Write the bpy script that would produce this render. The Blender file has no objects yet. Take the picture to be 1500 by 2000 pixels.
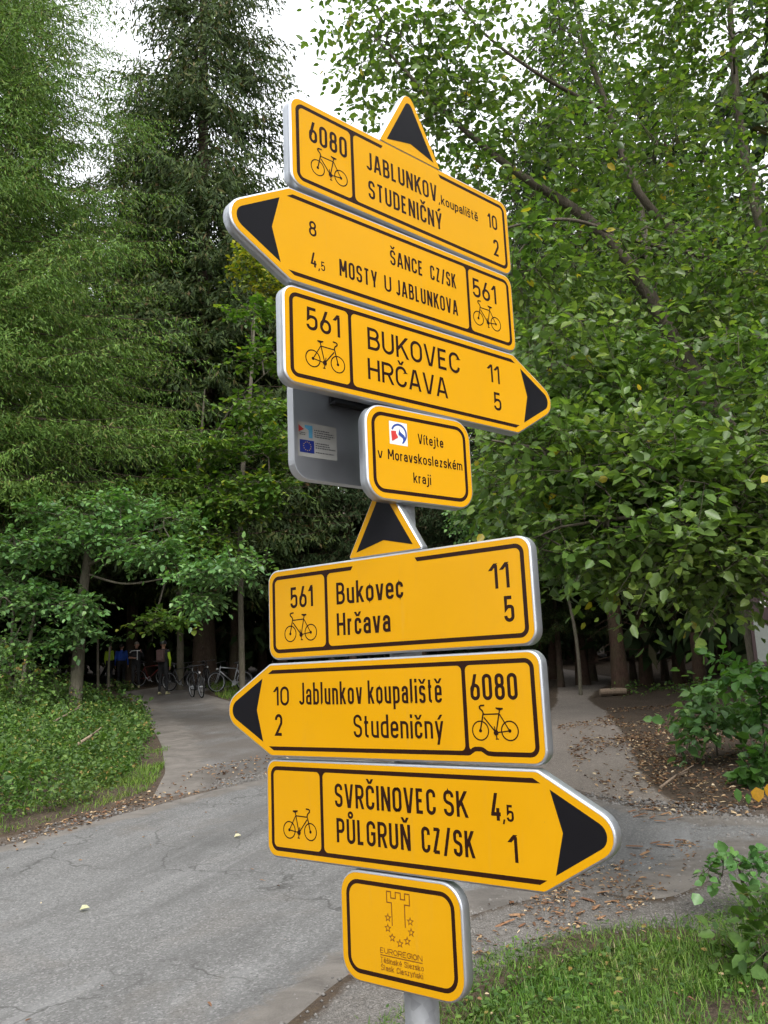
import bpy, bmesh, math, random
import numpy as np
from mathutils import Vector, Matrix

# ------------------------------------------------------------------ camera, sky, sun, exposure
SC = bpy.context.scene
COL = SC.collection
R = math.radians
CAM_H = 1.55
F_PX, PITCH, ROLL = 1641.4, R(10.80), R(2.395)      # focal length for a 1500 px wide frame

cam_d = bpy.data.cameras.new('camera')
cam_d.sensor_fit = 'HORIZONTAL'
cam_d.sensor_width = 36.0
cam_d.lens = F_PX / 1500 * 36
cam_d.clip_start = 0.05
cam_d.clip_end = 2000
cam = bpy.data.objects.new('camera', cam_d)
COL.objects.link(cam)
_c, _s, _cr, _sr = math.cos(PITCH), math.sin(PITCH), math.cos(ROLL), math.sin(ROLL)
cam.matrix_world = Matrix(((_cr, _sr, 0, 0), (_s * _sr, -_s * _cr, -_c, 0),
                           (-_c * _sr, _c * _cr, -_s, CAM_H), (0, 0, 0, 1)))
SC.camera = cam

SUN_EL, SUN_AZ = R(47), R(171)      # azimuth clockwise from +y (behind the camera)
world = bpy.data.worlds.new('World')
SC.world = world
world.use_nodes = True
wt = world.node_tree
wt.nodes.clear()
sky = wt.nodes.new('ShaderNodeTexSky')
sky.sky_type = 'NISHITA'
sky.sun_disc = False
sky.sun_elevation = SUN_EL
sky.sun_rotation = SUN_AZ
sky.air_density = 1.0
sky.dust_density = 3.0
hsv = wt.nodes.new('ShaderNodeHueSaturation')
hsv.inputs['Saturation'].default_value = 0.22
hsv.inputs['Value'].default_value = 1.0
mixw = wt.nodes.new('ShaderNodeMix')
mixw.data_type = 'RGBA'
mixw.inputs['Factor'].default_value = 0.6
mixw.inputs[7].default_value = (8.6, 8.8, 9.1, 1)     # even cloud cover over the clear sky
bg = wt.nodes.new('ShaderNodeBackground')
bg.inputs['Strength'].default_value = 0.14
wo = wt.nodes.new('ShaderNodeOutputWorld')
wt.links.new(sky.outputs[0], hsv.inputs['Color'])
wt.links.new(hsv.outputs[0], mixw.inputs[6])
wt.links.new(mixw.outputs[2], bg.inputs['Color'])
wt.links.new(bg.outputs[0], wo.inputs['Surface'])

sun_d = bpy.data.lights.new('sun', 'SUN')
sun_d.energy = 1.5
sun_d.angle = R(30)
sun_d.color = (1.0, 0.97, 0.92)
sun = bpy.data.objects.new('sun', sun_d)
COL.objects.link(sun)
_sd = Vector((math.sin(SUN_AZ) * math.cos(SUN_EL), math.cos(SUN_AZ) * math.cos(SUN_EL), math.sin(SUN_EL)))
sun.rotation_euler = _sd.to_track_quat('Z', 'Y').to_euler()
sun.location = _sd * 60

SC.view_settings.view_transform = 'Standard'
SC.view_settings.look = 'None'
SC.view_settings.gamma = 1.0
SC.view_settings.exposure = 1.16
SC.view_settings.use_curve_mapping = False
SC.cycles.max_bounces = 7
SC.cycles.diffuse_bounces = 4
SC.cycles.glossy_bounces = 3
SC.cycles.transmission_bounces = 4
SC.cycles.transparent_max_bounces = 6
SC.cycles.caustics_reflective = False
SC.cycles.caustics_refractive = False
SC.cycles.use_denoising = True
SC.cycles.use_adaptive_sampling = True
SC.cycles.adaptive_threshold = 0.02

# ------------------------------------------------------------------ materials
MATS = {}


class NT:
    def __init__(self, name):
        self.m = bpy.data.materials.new(name)
        self.m.use_nodes = True
        self.t = self.m.node_tree
        self.t.nodes.clear()
        self.out = self.t.nodes.new('ShaderNodeOutputMaterial')

    def n(self, typ, **kw):
        nd = self.t.nodes.new('ShaderNode' + typ)
        for k, v in kw.items():
            if k.startswith('i_'):
                nd.inputs[k[2:].replace('_', ' ')].default_value = v
            else:
                setattr(nd, k, v)
        return nd

    def l(self, a, b):
        self.t.links.new(a, b)

    def ramp(self, fac, stops):
        r = self.n('ValToRGB')
        el = r.color_ramp.elements
        while len(el) < len(stops):
            el.new(0.5)
        for e, (p, c) in zip(el, stops):
            e.position = p
            e.color = (*c, 1) if len(c) == 3 else c
        self.l(fac, r.inputs[0])
        return r.outputs[0]

    def mix(self, fac, a, b, mode='MIX'):
        m = self.n('Mix', data_type='RGBA', blend_type=mode)
        for sock, v in ((m.inputs[0], fac), (m.inputs[6], a), (m.inputs[7], b)):
            if hasattr(v, 'is_linked'):
                self.l(v, sock)
            elif isinstance(v, (int, float)):
                sock.default_value = v
            else:
                sock.default_value = (*v, 1)
        return m.outputs[2]

    def noise(self, scale, detail=4, rough=0.6, vec=None, dist=0.0):
        nd = self.n('TexNoise', i_Scale=scale, i_Detail=detail, i_Roughness=rough, i_Distortion=dist)
        if vec is not None:
            self.l(vec, nd.inputs['Vector'])
        return nd.outputs['Fac']

    def pos(self):
        return self.n('NewGeometry').outputs['Position']

    def principled(self, col, rough=0.5, metal=0.0, spec=0.5, bump=None, bump_d=0.01, bump_s=0.5, coat=0.0):
        b = self.n('BsdfPrincipled')
        for sock, v in ((b.inputs['Base Color'], col), (b.inputs['Roughness'], rough)):
            if hasattr(v, 'is_linked'):
                self.l(v, sock)
            elif isinstance(v, (int, float)):
                sock.default_value = v
            else:
                sock.default_value = (*v, 1)
        b.inputs['Metallic'].default_value = metal
        b.inputs['Specular IOR Level'].default_value = spec
        b.inputs['Coat Weight'].default_value = coat
        b.inputs['Coat Roughness'].default_value = 0.12
        if bump is not None:
            bp = self.n('Bump', i_Strength=bump_s, i_Distance=bump_d)
            self.l(bump, bp.inputs['Height'])
            self.l(bp.outputs[0], b.inputs['Normal'])
        self.l(b.outputs[0], self.out.inputs['Surface'])
        return b


def plain(name, col, rough=0.5, metal=0.0, spec=0.5, var=0.12, scale=40, bump=0.0):
    t = NT(name)
    f = t.noise(scale, 4, 0.6, t.n('TexCoord').outputs['Object'])
    lo = tuple(c * (1 - var) for c in col)
    hi = tuple(min(1, c * (1 + var)) for c in col)
    c = t.ramp(f, [(0.3, lo), (0.7, hi)])
    t.principled(c, rough, metal, spec, bump=f if bump else None, bump_d=bump or 0.01, bump_s=0.4)
    MATS[name] = t.m
    return t.m


def leaf_mat(name, stops, trans=0.35, rough=0.45, spec=0.35, tcol=(1.15, 1.25, 0.45)):
    """a leaf: colour differs from leaf to leaf; part of the light passes through it"""
    t = NT(name)
    rnd = t.n('NewGeometry').outputs['Random Per Island']
    c = t.ramp(rnd, stops)
    f = t.noise(1.3, 2, 0.5, t.pos())
    c = t.mix(t.ramp(f, [(0.35, (0, 0, 0)), (0.65, (1, 1, 1))]), c, t.mix(1.0, c, (0.82, 1.0, 0.8), 'MULTIPLY'))
    mo = t.noise(55, 3, 0.7, t.pos())
    c = t.mix(t.ramp(mo, [(0.38, (0.45,) * 3), (0.62, (0, 0, 0))]), c, t.mix(1.0, c, (0.55, 0.6, 0.5), 'MULTIPLY'))
    b = t.n('BsdfPrincipled')
    t.l(c, b.inputs['Base Color'])
    b.inputs['Roughness'].default_value = rough
    b.inputs['Specular IOR Level'].default_value = spec
    tr = t.n('BsdfTranslucent')
    t.l(t.mix(1.0, c, tcol, 'MULTIPLY'), tr.inputs['Color'])
    mx = t.n('MixShader')
    mx.inputs[0].default_value = trans
    t.l(b.outputs[0], mx.inputs[1])
    t.l(tr.outputs[0], mx.inputs[2])
    t.l(mx.outputs[0], t.out.inputs['Surface'])
    MATS[name] = t.m
    return t.m


def build_materials():
    # sign faces: retroreflective film, very slightly uneven
    t = NT('yellow_film')
    tc = t.n('TexCoord').outputs['Object']
    f = t.noise(3.0, 3, 0.6, tc)
    g = t.noise(900, 2, 0.6, tc)
    c = t.ramp(f, [(0.3, (0.565, 0.280, 0.003)), (0.7, (0.61, 0.305, 0.004))])
    d = t.noise(14, 6, 0.75, tc)
    c = t.mix(t.ramp(d, [(0.58, (0, 0, 0)), (0.9, (0.28, 0.28, 0.28))]), c, (0.42, 0.23, 0.02))
    wm = t.n('Mapping')
    wm.inputs['Scale'].default_value = (45, 1, 3.5)
    t.l(tc, wm.inputs[0])
    ws = t.noise(1.0, 4, 0.7, wm.outputs[0], 0.3)
    c = t.mix(t.ramp(ws, [(0.60, (0, 0, 0)), (0.85, (0.22,) * 3)]), c, (0.42, 0.25, 0.05))
    sp_ = t.noise(160, 2, 0.5, tc)
    c = t.mix(t.ramp(sp_, [(0.74, (0, 0, 0)), (0.80, (0.5,) * 3)]), c, (0.25, 0.15, 0.04))
    t.principled(c, t.ramp(f, [(0.3, (0.19,) * 3), (0.7, (0.27,) * 3)]), 0, 0.30, bump=g, bump_d=0.0003, bump_s=0.08)
    MATS['yellow_film'] = t.m
    t = NT('print_brown')
    t.principled((0.022, 0.008, 0.004), 0.26, 0, 0.25)
    MATS['print_brown'] = t.m
    t = NT('print_black')
    t.principled((0.009, 0.009, 0.011), 0.22, 0, 0.2)
    MATS['print_black'] = t.m
    t = NT('print_line')
    t.principled((0.16, 0.055, 0.006), 0.3, 0, 0.4)
    MATS['print_line'] = t.m
    # aluminium
    t = NT('aluminium')
    tc = t.n('TexCoord').outputs['Object']
    mp = t.n('Mapping')
    mp.inputs['Scale'].default_value = (1, 1, 12)
    t.l(tc, mp.inputs[0])
    f = t.noise(40, 5, 0.7, mp.outputs[0])
    g = t.noise(7, 4, 0.65, tc)
    c = t.mix(t.ramp(g, [(0.35, (0, 0, 0)), (0.75, (0.6, 0.6, 0.6))]), (0.60, 0.63, 0.67), (0.36, 0.38, 0.41))
    t.principled(c, t.ramp(f, [(0.2, (0.36,) * 3), (0.8, (0.52,) * 3)]), 0.85, 0.5, bump=f, bump_d=0.0004, bump_s=0.15)
    MATS['aluminium'] = t.m
    t = NT('bare_sheet')
    tc = t.n('TexCoord').outputs['Object']
    f = t.noise(30, 5, 0.7, tc)
    g = t.noise(5, 4, 0.65, tc)
    t.principled(t.ramp(g, [(0.3, (0.50, 0.51, 0.53)), (0.7, (0.58, 0.59, 0.61))]), t.ramp(f, [(0.2, (0.34,) * 3), (0.8, (0.42,) * 3)]), 0.9, 0.5)
    MATS['bare_sheet'] = t.m
    t = NT('galvanised')
    tc = t.n('TexCoord').outputs['Object']
    v = t.n('TexVoronoi', i_Scale=60.0)
    t.l(tc, v.inputs['Vector'])
    g = t.noise(9, 5, 0.7, tc)
    c = t.mix(t.ramp(g, [(0.4, (0, 0, 0)), (0.7, (1, 1, 1))]), (0.33, 0.35, 0.37), (0.52, 0.54, 0.57))
    c = t.mix(0.3, c, t.ramp(v.outputs['Color'], [(0.0, (0.22, 0.23, 0.25)), (1.0, (0.7, 0.72, 0.75))]))
    t.principled(c, 0.55, 0.55, 0.5, bump=g, bump_d=0.001, bump_s=0.2)
    MATS['galvanised'] = t.m
    plain('dark_steel', (0.05, 0.052, 0.055), 0.5, 0.6)
    plain('white_film', (0.74, 0.74, 0.72), 0.35, var=0.05)
    plain('sticker_grey', (0.5, 0.5, 0.47), 0.5, var=0.08)
    plain('sticker_red', (0.50, 0.035, 0.03), 0.4)
    plain('sticker_blue', (0.025, 0.06, 0.28), 0.4)
    plain('flag_blue', (0.012, 0.03, 0.25), 0.4)
    plain('sticker_cyan', (0.12, 0.42, 0.66), 0.4)
    plain('flag_gold', (0.7, 0.5, 0.05), 0.4)
    plain('small_print', (0.10, 0.10, 0.11), 0.5)

    # asphalt: worn, dusty, cracked
    def asphalt(name, kd, dirt_c):
        t = NT(name)
        p = t.pos()
        big = t.noise(0.45, 5, 0.6, p, 0.4)
        mid = t.noise(2.6, 6, 0.7, p, 0.8)
        fine = t.noise(170, 2, 0.7, p)
        agg = t.n('TexVoronoi', i_Scale=85.0)
        t.l(p, agg.inputs['Vector'])
        c = t.ramp(big, [(0.28, (0.112, 0.109, 0.105)), (0.5, (0.137, 0.134, 0.130)), (0.72, (0.168, 0.166, 0.163))])
        c = t.mix(t.ramp(mid, [(0.42, (0, 0, 0)), (0.72, (0.55, 0.55, 0.55))]), c, (0.20, 0.20, 0.197))
        c = t.mix(t.ramp(fine, [(0.38, (0.7,) * 3), (0.52, (0, 0, 0))]), c, (0.075, 0.075, 0.075))
        c = t.mix(t.ramp(agg.outputs['Color'], [(0.62, (0, 0, 0)), (0.9, (0.6,) * 3)]), c, (0.29, 0.285, 0.28))
        c = t.mix(t.ramp(agg.outputs['Color'], [(0.08, (0.6,) * 3), (0.3, (0, 0, 0))]), c, (0.055, 0.053, 0.05))
        st = t.noise(0.9, 3, 0.5, p, 0.2)
        c = t.mix(t.ramp(st, [(0.24, (0.55,) * 3), (0.36, (0, 0, 0))]), c, (0.062, 0.06, 0.058))
        # wheel streaks along the road
        mp = t.n('Mapping')
        mp.inputs['Rotation'].default_value = (0, 0, R(-72))
        t.l(p, mp.inputs[0])
        mp2 = t.n('Mapping')
        mp2.inputs['Scale'].default_value = (0.22, 1.9, 1)
        t.l(mp.outputs[0], mp2.inputs[0])
        sk = t.noise(1.0, 6, 0.7, mp2.outputs[0], 0.5)
        c = t.mix(t.ramp(sk, [(0.36, (0.55,) * 3), (0.5, (0, 0, 0))]), c, (0.078, 0.076, 0.074))
        c = t.mix(t.ramp(sk, [(0.54, (0, 0, 0)), (0.74, (0.75,) * 3)]), c, (0.225, 0.224, 0.222))
        # cracks
        vp = t.n('VectorMath', operation='ADD')
        nn = t.n('TexNoise', i_Scale=1.6, i_Detail=5.0)
        t.l(p, nn.inputs['Vector'])
        t.l(p, vp.inputs[0])
        t.l(nn.outputs['Color'], vp.inputs[1])
        cr = t.n('TexVoronoi', feature='DISTANCE_TO_EDGE', i_Scale=0.95)
        t.l(vp.outputs[0], cr.inputs['Vector'])
        msk = t.ramp(t.noise(0.8, 2, 0.5, p), [(0.445, (0, 0, 0)), (0.57, (1, 1, 1))])
        line = t.ramp(cr.outputs['Distance'], [(0.0, (0.8,) * 3), (0.016, (0, 0, 0))])
        crk = t.mix(1.0, line, msk, 'MULTIPLY')
        c = t.mix(crk, c, (0.045, 0.043, 0.04))
        dirt = t.noise(0.7, 4, 0.7, p, 0.6)
        c = t.mix(t.ramp(dirt, [(0.55 - .3 * kd, (0, 0, 0)), (0.8 - .25 * kd, (0.5 + .3 * kd,) * 3)]), c, dirt_c)
        # worn margin: the asphalt gives way to grit and earth
        ea = t.n('Attribute', attribute_name='edge').outputs['Fac']
        mg = t.n('Math', operation='MULTIPLY_ADD')
        t.l(t.noise(3.2, 6, 0.75, p, 0.5), mg.inputs[0])
        mg.inputs[1].default_value = -1.1
        t.l(ea, mg.inputs[2])
        c = t.mix(t.ramp(mg.outputs[0], [(-0.0, (0.9,) * 3), (0.16, (0, 0, 0))]), c, t.ramp(mid, [(0.35, (0.095, 0.084, 0.074)), (0.7, (0.19, 0.17, 0.15))]))
        b = t.principled(c, 0.82, 0, 0.35, bump=t.mix(0.7, fine, agg.outputs['Distance']), bump_d=0.004, bump_s=0.55)
        MATS[name] = t.m
    asphalt('asphalt', 0.0, (0.135, 0.112, 0.09))
    asphalt('path_asphalt', 1.0, (0.085, 0.07, 0.058))

    def soil(name, cols, gscale=60, soft=False):
        t = NT(name)
        p = t.pos()
        a = t.noise(1.1, 5, 0.65, p, 0.5)
        bnz = t.noise(14, 5, 0.75, p, 0.6)
        v = t.n('TexVoronoi', i_Scale=float(gscale))
        t.l(p, v.inputs['Vector'])
        c = t.ramp(a, [(0.3, cols[0]), (0.7, cols[1])])
        c = t.mix(t.ramp(bnz, [(0.45, (0, 0, 0)), (0.75, (0.8,) * 3)]), c, cols[2])
        c = t.mix(t.ramp(v.outputs['Color'], [(0.6, (0, 0, 0)), (0.95, (0.6,) * 3)]), c, cols[3])
        gr = t.noise(120, 3, 0.8, p)
        c = t.mix(t.ramp(gr, [(0.40, (0.75,) * 3), (0.52, (0, 0, 0))]), c, tuple(q * .45 for q in cols[0]))
        c = t.mix(t.ramp(gr, [(0.58, (0, 0, 0)), (0.70, (0.7,) * 3)]), c, tuple(min(1, q * 1.35) for q in cols[3]))
        md_ = t.noise(35, 4, 0.8, p, 0.4)
        c = t.mix(t.ramp(md_, [(0.36, (0.6,) * 3), (0.5, (0, 0, 0))]), c, tuple(q * .55 for q in cols[0]))
        if soft:
            ea = t.n('Attribute', attribute_name='edge').outputs['Fac']
            mg = t.n('Math', operation='MULTIPLY_ADD')
            t.l(t.noise(2.2, 6, 0.75, p, 0.5), mg.inputs[0])
            mg.inputs[1].default_value = -soft
            t.l(ea, mg.inputs[2])
            ff = t.mix(t.ramp(bnz, [(0.45, (0, 0, 0)), (0.75, (0.8,) * 3)]), t.ramp(a, [(0.3, (0.035, 0.025, 0.017)), (0.7, (0.075, 0.05, 0.032))]), (0.10, 0.07, 0.04))
            c = t.mix(t.ramp(mg.outputs[0], [(0.0, (0.9,) * 3), (0.10, (0, 0, 0))]), c, ff)
        t.principled(c, 0.95, 0, 0.2, bump=t.mix(0.5, bnz, v.outputs['Distance']), bump_d=0.02, bump_s=0.7)
        MATS[name] = t.m
    soil('forest_floor', [(0.045, 0.034, 0.026), (0.09, 0.066, 0.048), (0.125, 0.092, 0.062), (0.17, 0.125, 0.085)], 45)
    soil('dirt', [(0.19, 0.162, 0.138), (0.275, 0.238, 0.205), (0.15, 0.12, 0.10), (0.36, 0.32, 0.28)], 55, 0.3)
    soil('shoulder_dirt', [(0.085, 0.066, 0.052), (0.15, 0.12, 0.098), (0.06, 0.046, 0.037), (0.22, 0.19, 0.165)], 60, 0.25)
    soil('gravel_dirt', [(0.13, 0.12, 0.11), (0.20, 0.185, 0.17), (0.09, 0.075, 0.06), (0.30, 0.28, 0.26)], 75, .4)
    plain('pebble', (0.155, 0.145, 0.135), 0.85, var=0.5, scale=9)

    t = NT('litter')
    rnd = t.n('NewGeometry').outputs['Random Per Island']
    c = t.ramp(rnd, [(0.0, (0.07, 0.04, 0.022)), (0.35, (0.17, 0.085, 0.045)), (0.65, (0.25, 0.15, 0.075)), (0.88, (0.42, 0.30, 0.17)), (1.0, (0.55, 0.45, 0.30))])
    t.principled(c, 0.75, 0, 0.3)
    MATS['litter'] = t.m
    t = NT('bark_chip')
    oi = t.n('ObjectInfo').outputs['Random']
    c = t.ramp(oi, [(0.0, (0.16, 0.075, 0.04)), (0.5, (0.28, 0.14, 0.075)), (1.0, (0.36, 0.22, 0.12))])
    f = t.noise(60, 4, 0.7, t.n('TexCoord').outputs['Object'])
    c = t.mix(t.ramp(f, [(0.4, (0, 0, 0)), (0.7, (0.7,) * 3)]), c, (0.10, 0.06, 0.04))
    t.principled(c, 0.85, 0, 0.2, bump=f, bump_d=0.004)
    MATS['bark_chip'] = t.m

    def bark(name, a, b, moss=0.0):
        t = NT(name)
        tc = t.pos()
        mp = t.n('Mapping')
        mp.inputs['Scale'].default_value = (1, 1, 0.28)
        t.l(tc, mp.inputs[0])
        f = t.noise(26, 6, 0.75, mp.outputs[0], 0.7)
        g = t.noise(2.2, 4, 0.6, tc)
        c = t.ramp(f, [(0.3, a), (0.7, b)])
        if moss:
            c = t.mix(t.ramp(g, [(0.45, (0, 0, 0)), (0.7, (moss,) * 3)]), c, (0.06, 0.075, 0.03))
        t.principled(c, 0.9, 0, 0.2, bump=f, bump_d=0.02, bump_s=0.8)
        MATS[name] = t.m
    bark('spruce_bark', (0.035, 0.024, 0.018), (0.095, 0.066, 0.05), 0.3)
    bark('red_bark', (0.030, 0.018, 0.013), (0.085, 0.05, 0.036), 0.25)
    bark('grey_bark', (0.075, 0.065, 0.05), (0.17, 0.15, 0.115), 0.5)
    bark('branch_bark', (0.055, 0.045, 0.035), (0.13, 0.11, 0.085), 0.3)
    plain('dead_wood', (0.23, 0.17, 0.12), 0.9, var=0.3, scale=30)

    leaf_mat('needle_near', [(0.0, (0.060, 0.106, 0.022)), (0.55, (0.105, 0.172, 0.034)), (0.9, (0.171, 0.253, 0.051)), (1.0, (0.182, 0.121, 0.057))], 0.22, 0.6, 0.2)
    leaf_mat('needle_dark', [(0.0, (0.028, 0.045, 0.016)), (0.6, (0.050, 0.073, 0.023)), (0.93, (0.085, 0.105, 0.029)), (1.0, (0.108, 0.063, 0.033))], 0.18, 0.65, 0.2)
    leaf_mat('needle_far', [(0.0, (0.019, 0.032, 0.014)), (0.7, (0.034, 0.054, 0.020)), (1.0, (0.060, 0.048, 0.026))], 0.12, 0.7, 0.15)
    leaf_mat('leaf_right', [(0.0, (0.068, 0.115, 0.033)), (0.45, (0.118, 0.182, 0.048)), (0.8, (0.177, 0.253, 0.062)), (0.95, (0.236, 0.310, 0.066)), (0.988, (0.260, 0.322, 0.066)), (1.0, (0.590, 0.391, 0.044))], 0.44, 0.36, 0.45, (1.15, 1.25, 0.5))
    leaf_mat('leaf_cool', [(0.0, (0.087, 0.168, 0.068)), (0.6, (0.149, 0.271, 0.097)), (1.0, (0.246, 0.384, 0.125))], 0.33, 0.38, 0.45)
    leaf_mat('leaf_maple', [(0.0, (0.072, 0.138, 0.029)), (0.6, (0.121, 0.204, 0.037)), (0.93, (0.198, 0.281, 0.050)), (0.97, (0.275, 0.330, 0.055)), (1.0, (0.528, 0.418, 0.044))], 0.38, 0.42, 0.4)
    leaf_mat('leaf_yellowing', [(0.0, (0.10, 0.17, 0.03)), (0.5, (0.22, 0.24, 0.03)), (1.0, (0.50, 0.40, 0.04))], 0.36, 0.45, 0.35)
    leaf_mat('leaf_shrub', [(0.0, (0.047, 0.115, 0.027)), (0.7, (0.095, 0.203, 0.041)), (1.0, (0.162, 0.284, 0.054))], 0.36, 0.38, 0.45)
    leaf_mat('undergrowth_leaf', [(0.0, (0.050, 0.094, 0.028)), (0.6, (0.100, 0.168, 0.041)), (0.93, (0.180, 0.275, 0.063)), (1.0, (0.361, 0.199, 0.079))], 0.33, 0.5, 0.3)
    leaf_mat('grass_blade', [(0.0, (0.060, 0.125, 0.020)), (0.5, (0.11, 0.20, 0.03)), (0.8, (0.18, 0.285, 0.05)), (0.93, (0.23, 0.29, 0.08)), (1.0, (0.42, 0.36, 0.20))], 0.33, 0.5, 0.3)
    leaf_mat('grass_bright', [(0.0, (0.086, 0.155, 0.023)), (0.6, (0.148, 0.243, 0.035)), (1.0, (0.272, 0.320, 0.070))], 0.33, 0.5, 0.3)
    leaf_mat('leaf_pale', [(0.0, (0.5, 0.44, 0.3)), (1.0, (0.6, 0.55, 0.4))], 0.2, 0.6, 0.3)
    leaf_mat('leaf_orange', [(0.0, (0.55, 0.25, 0.02)), (1.0, (0.65, 0.32, 0.03))], 0.35, 0.45, 0.35, (1.1, 0.9, 0.4))

    plain('cloth_black', (0.014, 0.014, 0.016), 0.85, var=0.2)
    plain('cloth_grey', (0.06, 0.06, 0.065), 0.85, var=0.2)
    plain('cloth_blue', (0.015, 0.075, 0.42), 0.7, var=0.15)
    plain('cloth_lime', (0.42, 0.62, 0.03), 0.65, var=0.1)
    plain('cloth_white', (0.62, 0.62, 0.62), 0.75, var=0.08)
    plain('skin', (0.42, 0.23, 0.16), 0.55, var=0.08)
    plain('hair', (0.03, 0.022, 0.016), 0.6, var=0.3)
    plain('hair_grey', (0.22, 0.19, 0.16), 0.6, var=0.3)
    plain('shoe', (0.40, 0.37, 0.20), 0.6)
    plain('pack', (0.10, 0.055, 0.05), 0.8, var=0.3)
    plain('helmet', (0.03, 0.03, 0.035), 0.3)
    plain('rubber', (0.012, 0.012, 0.013), 0.8)
    plain('bike_black', (0.02, 0.02, 0.023), 0.3)
    plain('bike_silver', (0.42, 0.43, 0.45), 0.35, 0.7)
    plain('bike_red', (0.14, 0.015, 0.012), 0.3)
    plain('lamp_lens', (0.6, 0.6, 0.58), 0.1)
    plain('board_maroon', (0.022, 0.007, 0.008), 0.6)
    plain('board_white', (0.15, 0.165, 0.15), 0.4, var=0.08)
    plain('board_wood', (0.06, 0.04, 0.028), 0.8, var=0.3)


build_materials()

# ------------------------------------------------------------------ helpers


def link(o, parent=None):
    COL.objects.link(o)
    if parent is not None:
        o.parent = parent
    return o


def empty(name, loc=(0, 0, 0), rz=0.0, label=None, cat=None, group=None):
    o = bpy.data.objects.new(name, None)
    o.empty_display_size = 0.1
    o.location = loc
    o.rotation_euler = (0, 0, rz)
    link(o)
    tag(o, label, cat, group)
    return o


def tag(o, label=None, cat=None, group=None, kind=None):
    if label:
        o['label'] = label
    if cat:
        o['category'] = cat
    if group:
        o['group'] = group
    if kind:
        o['kind'] = kind
    return o


def mat_of(m):
    return MATS[m] if isinstance(m, str) else m


def np_mesh(name, verts, faces, mat, smooth=False):
    """verts (V,3), faces (F,k) with one k"""
    verts = np.ascontiguousarray(verts, dtype=np.float32)
    faces = np.ascontiguousarray(faces, dtype=np.int32)
    me = bpy.data.meshes.new(name)
    me.vertices.add(len(verts))
    me.vertices.foreach_set('co', verts.ravel())
    k = faces.shape[1]
    me.loops.add(faces.size)
    me.loops.foreach_set('vertex_index', faces.ravel())
    me.polygons.add(len(faces))
    me.polygons.foreach_set('loop_start', np.arange(0, faces.size, k, dtype=np.int32))
    me.polygons.foreach_set('loop_total', np.full(len(faces), k, dtype=np.int32))
    me.update(calc_edges=True)
    if smooth:
        me.polygons.foreach_set('use_smooth', np.ones(len(faces), dtype=bool))
    me.materials.append(mat_of(mat))
    return me


def mesh_obj(name, me, parent=None):
    return link(bpy.data.objects.new(name, me), parent)


class MB:
    """collects pieces and links them as one mesh object"""

    def __init__(self):
        self.v, self.f = [], []

    def add(self, verts, faces):
        b = len(self.v)
        self.v += [tuple(p) for p in verts]
        self.f += [tuple(i + b for i in fc) for fc in faces]
        return self

    def box(self, c, s, rot=None):
        M = rot or Matrix.Identity(3)
        vs = []
        for dz in (-.5, .5):
            for dx, dy in ((-.5, -.5), (.5, -.5), (.5, .5), (-.5, .5)):
                vs.append(Vector(c) + M @ Vector((dx * s[0], dy * s[1], dz * s[2])))
        return self.add(vs, [(0, 3, 2, 1), (4, 5, 6, 7), (0, 1, 5, 4), (1, 2, 6, 5), (2, 3, 7, 6), (3, 0, 4, 7)])

    def tube(self, pts, rad, n=8, caps=True, closed=False):
        pts = [Vector(p) for p in pts]
        if isinstance(rad, (int, float)):
            rad = [rad] * len(pts)
        rings = []
        up = None
        m = len(pts)
        for i, p in enumerate(pts):
            if closed:
                d = pts[(i + 1) % m] - pts[i - 1]
            else:
                d = pts[min(i + 1, m - 1)] - pts[max(i - 1, 0)]
            d.normalize()
            if up is None:
                up = Vector((0, 0, 1)) if abs(d.z) < 0.9 else Vector((1, 0, 0))
            x = d.cross(up)
            if x.length < 1e-6:
                x = d.orthogonal()
            x.normalize()
            y = x.cross(d)
            up = y
            rings.append([p + (x * math.cos(a) + y * math.sin(a)) * rad[i]
                          for a in (2 * math.pi * k / n for k in range(n))])
        vs = [q for r in rings for q in r]
        fs = []
        for i in range(m if closed else m - 1):
            a, b = i * n, ((i + 1) % m) * n
            fs += [(a + k, b + k, b + (k + 1) % n, a + (k + 1) % n) for k in range(n)]
        if caps and not closed:
            fs += [tuple(range(n)), tuple(range((m - 1) * n + n - 1, (m - 1) * n - 1, -1))]
        return self.add(vs, fs)

    def build(self, name, mat, parent=None, smooth=False, bevel=0.0):
        me = bpy.data.meshes.new(name)
        me.from_pydata(self.v, [], self.f)
        me.validate()
        me.update()
        if smooth:
            me.polygons.foreach_set('use_smooth', [True] * len(me.polygons))
        me.materials.append(mat_of(mat))
        o = mesh_obj(name, me, parent)
        if bevel:
            md = o.modifiers.new('bevel', 'BEVEL')
            md.width = bevel
            md.segments = 2
            md.limit_method = 'ANGLE'
        return o


def copy_tree(o, parent=None):
    c = o.copy()
    COL.objects.link(c)
    if parent is not None:
        c.parent = parent
    for ch in list(o.children):
        copy_tree(ch, c)
    return c


def ray(px, py):
    """direction (y = 1) of the sight line through a point of the 1500 x 2000 photograph"""
    X, V = (px - 750) / F_PX, -(py - 1000) / F_PX
    x = X * _cr + V * _sr
    v = -X * _sr + V * _cr
    d = np.array([x, _c - v * _s, _s + v * _c])
    return d / d[1]


def W(px, py, Y):
    d = ray(px, py) * Y
    return np.array([d[0], d[1], d[2] + CAM_H])

# ------------------------------------------------------------------ lettering (drawn with strokes of even width)


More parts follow.
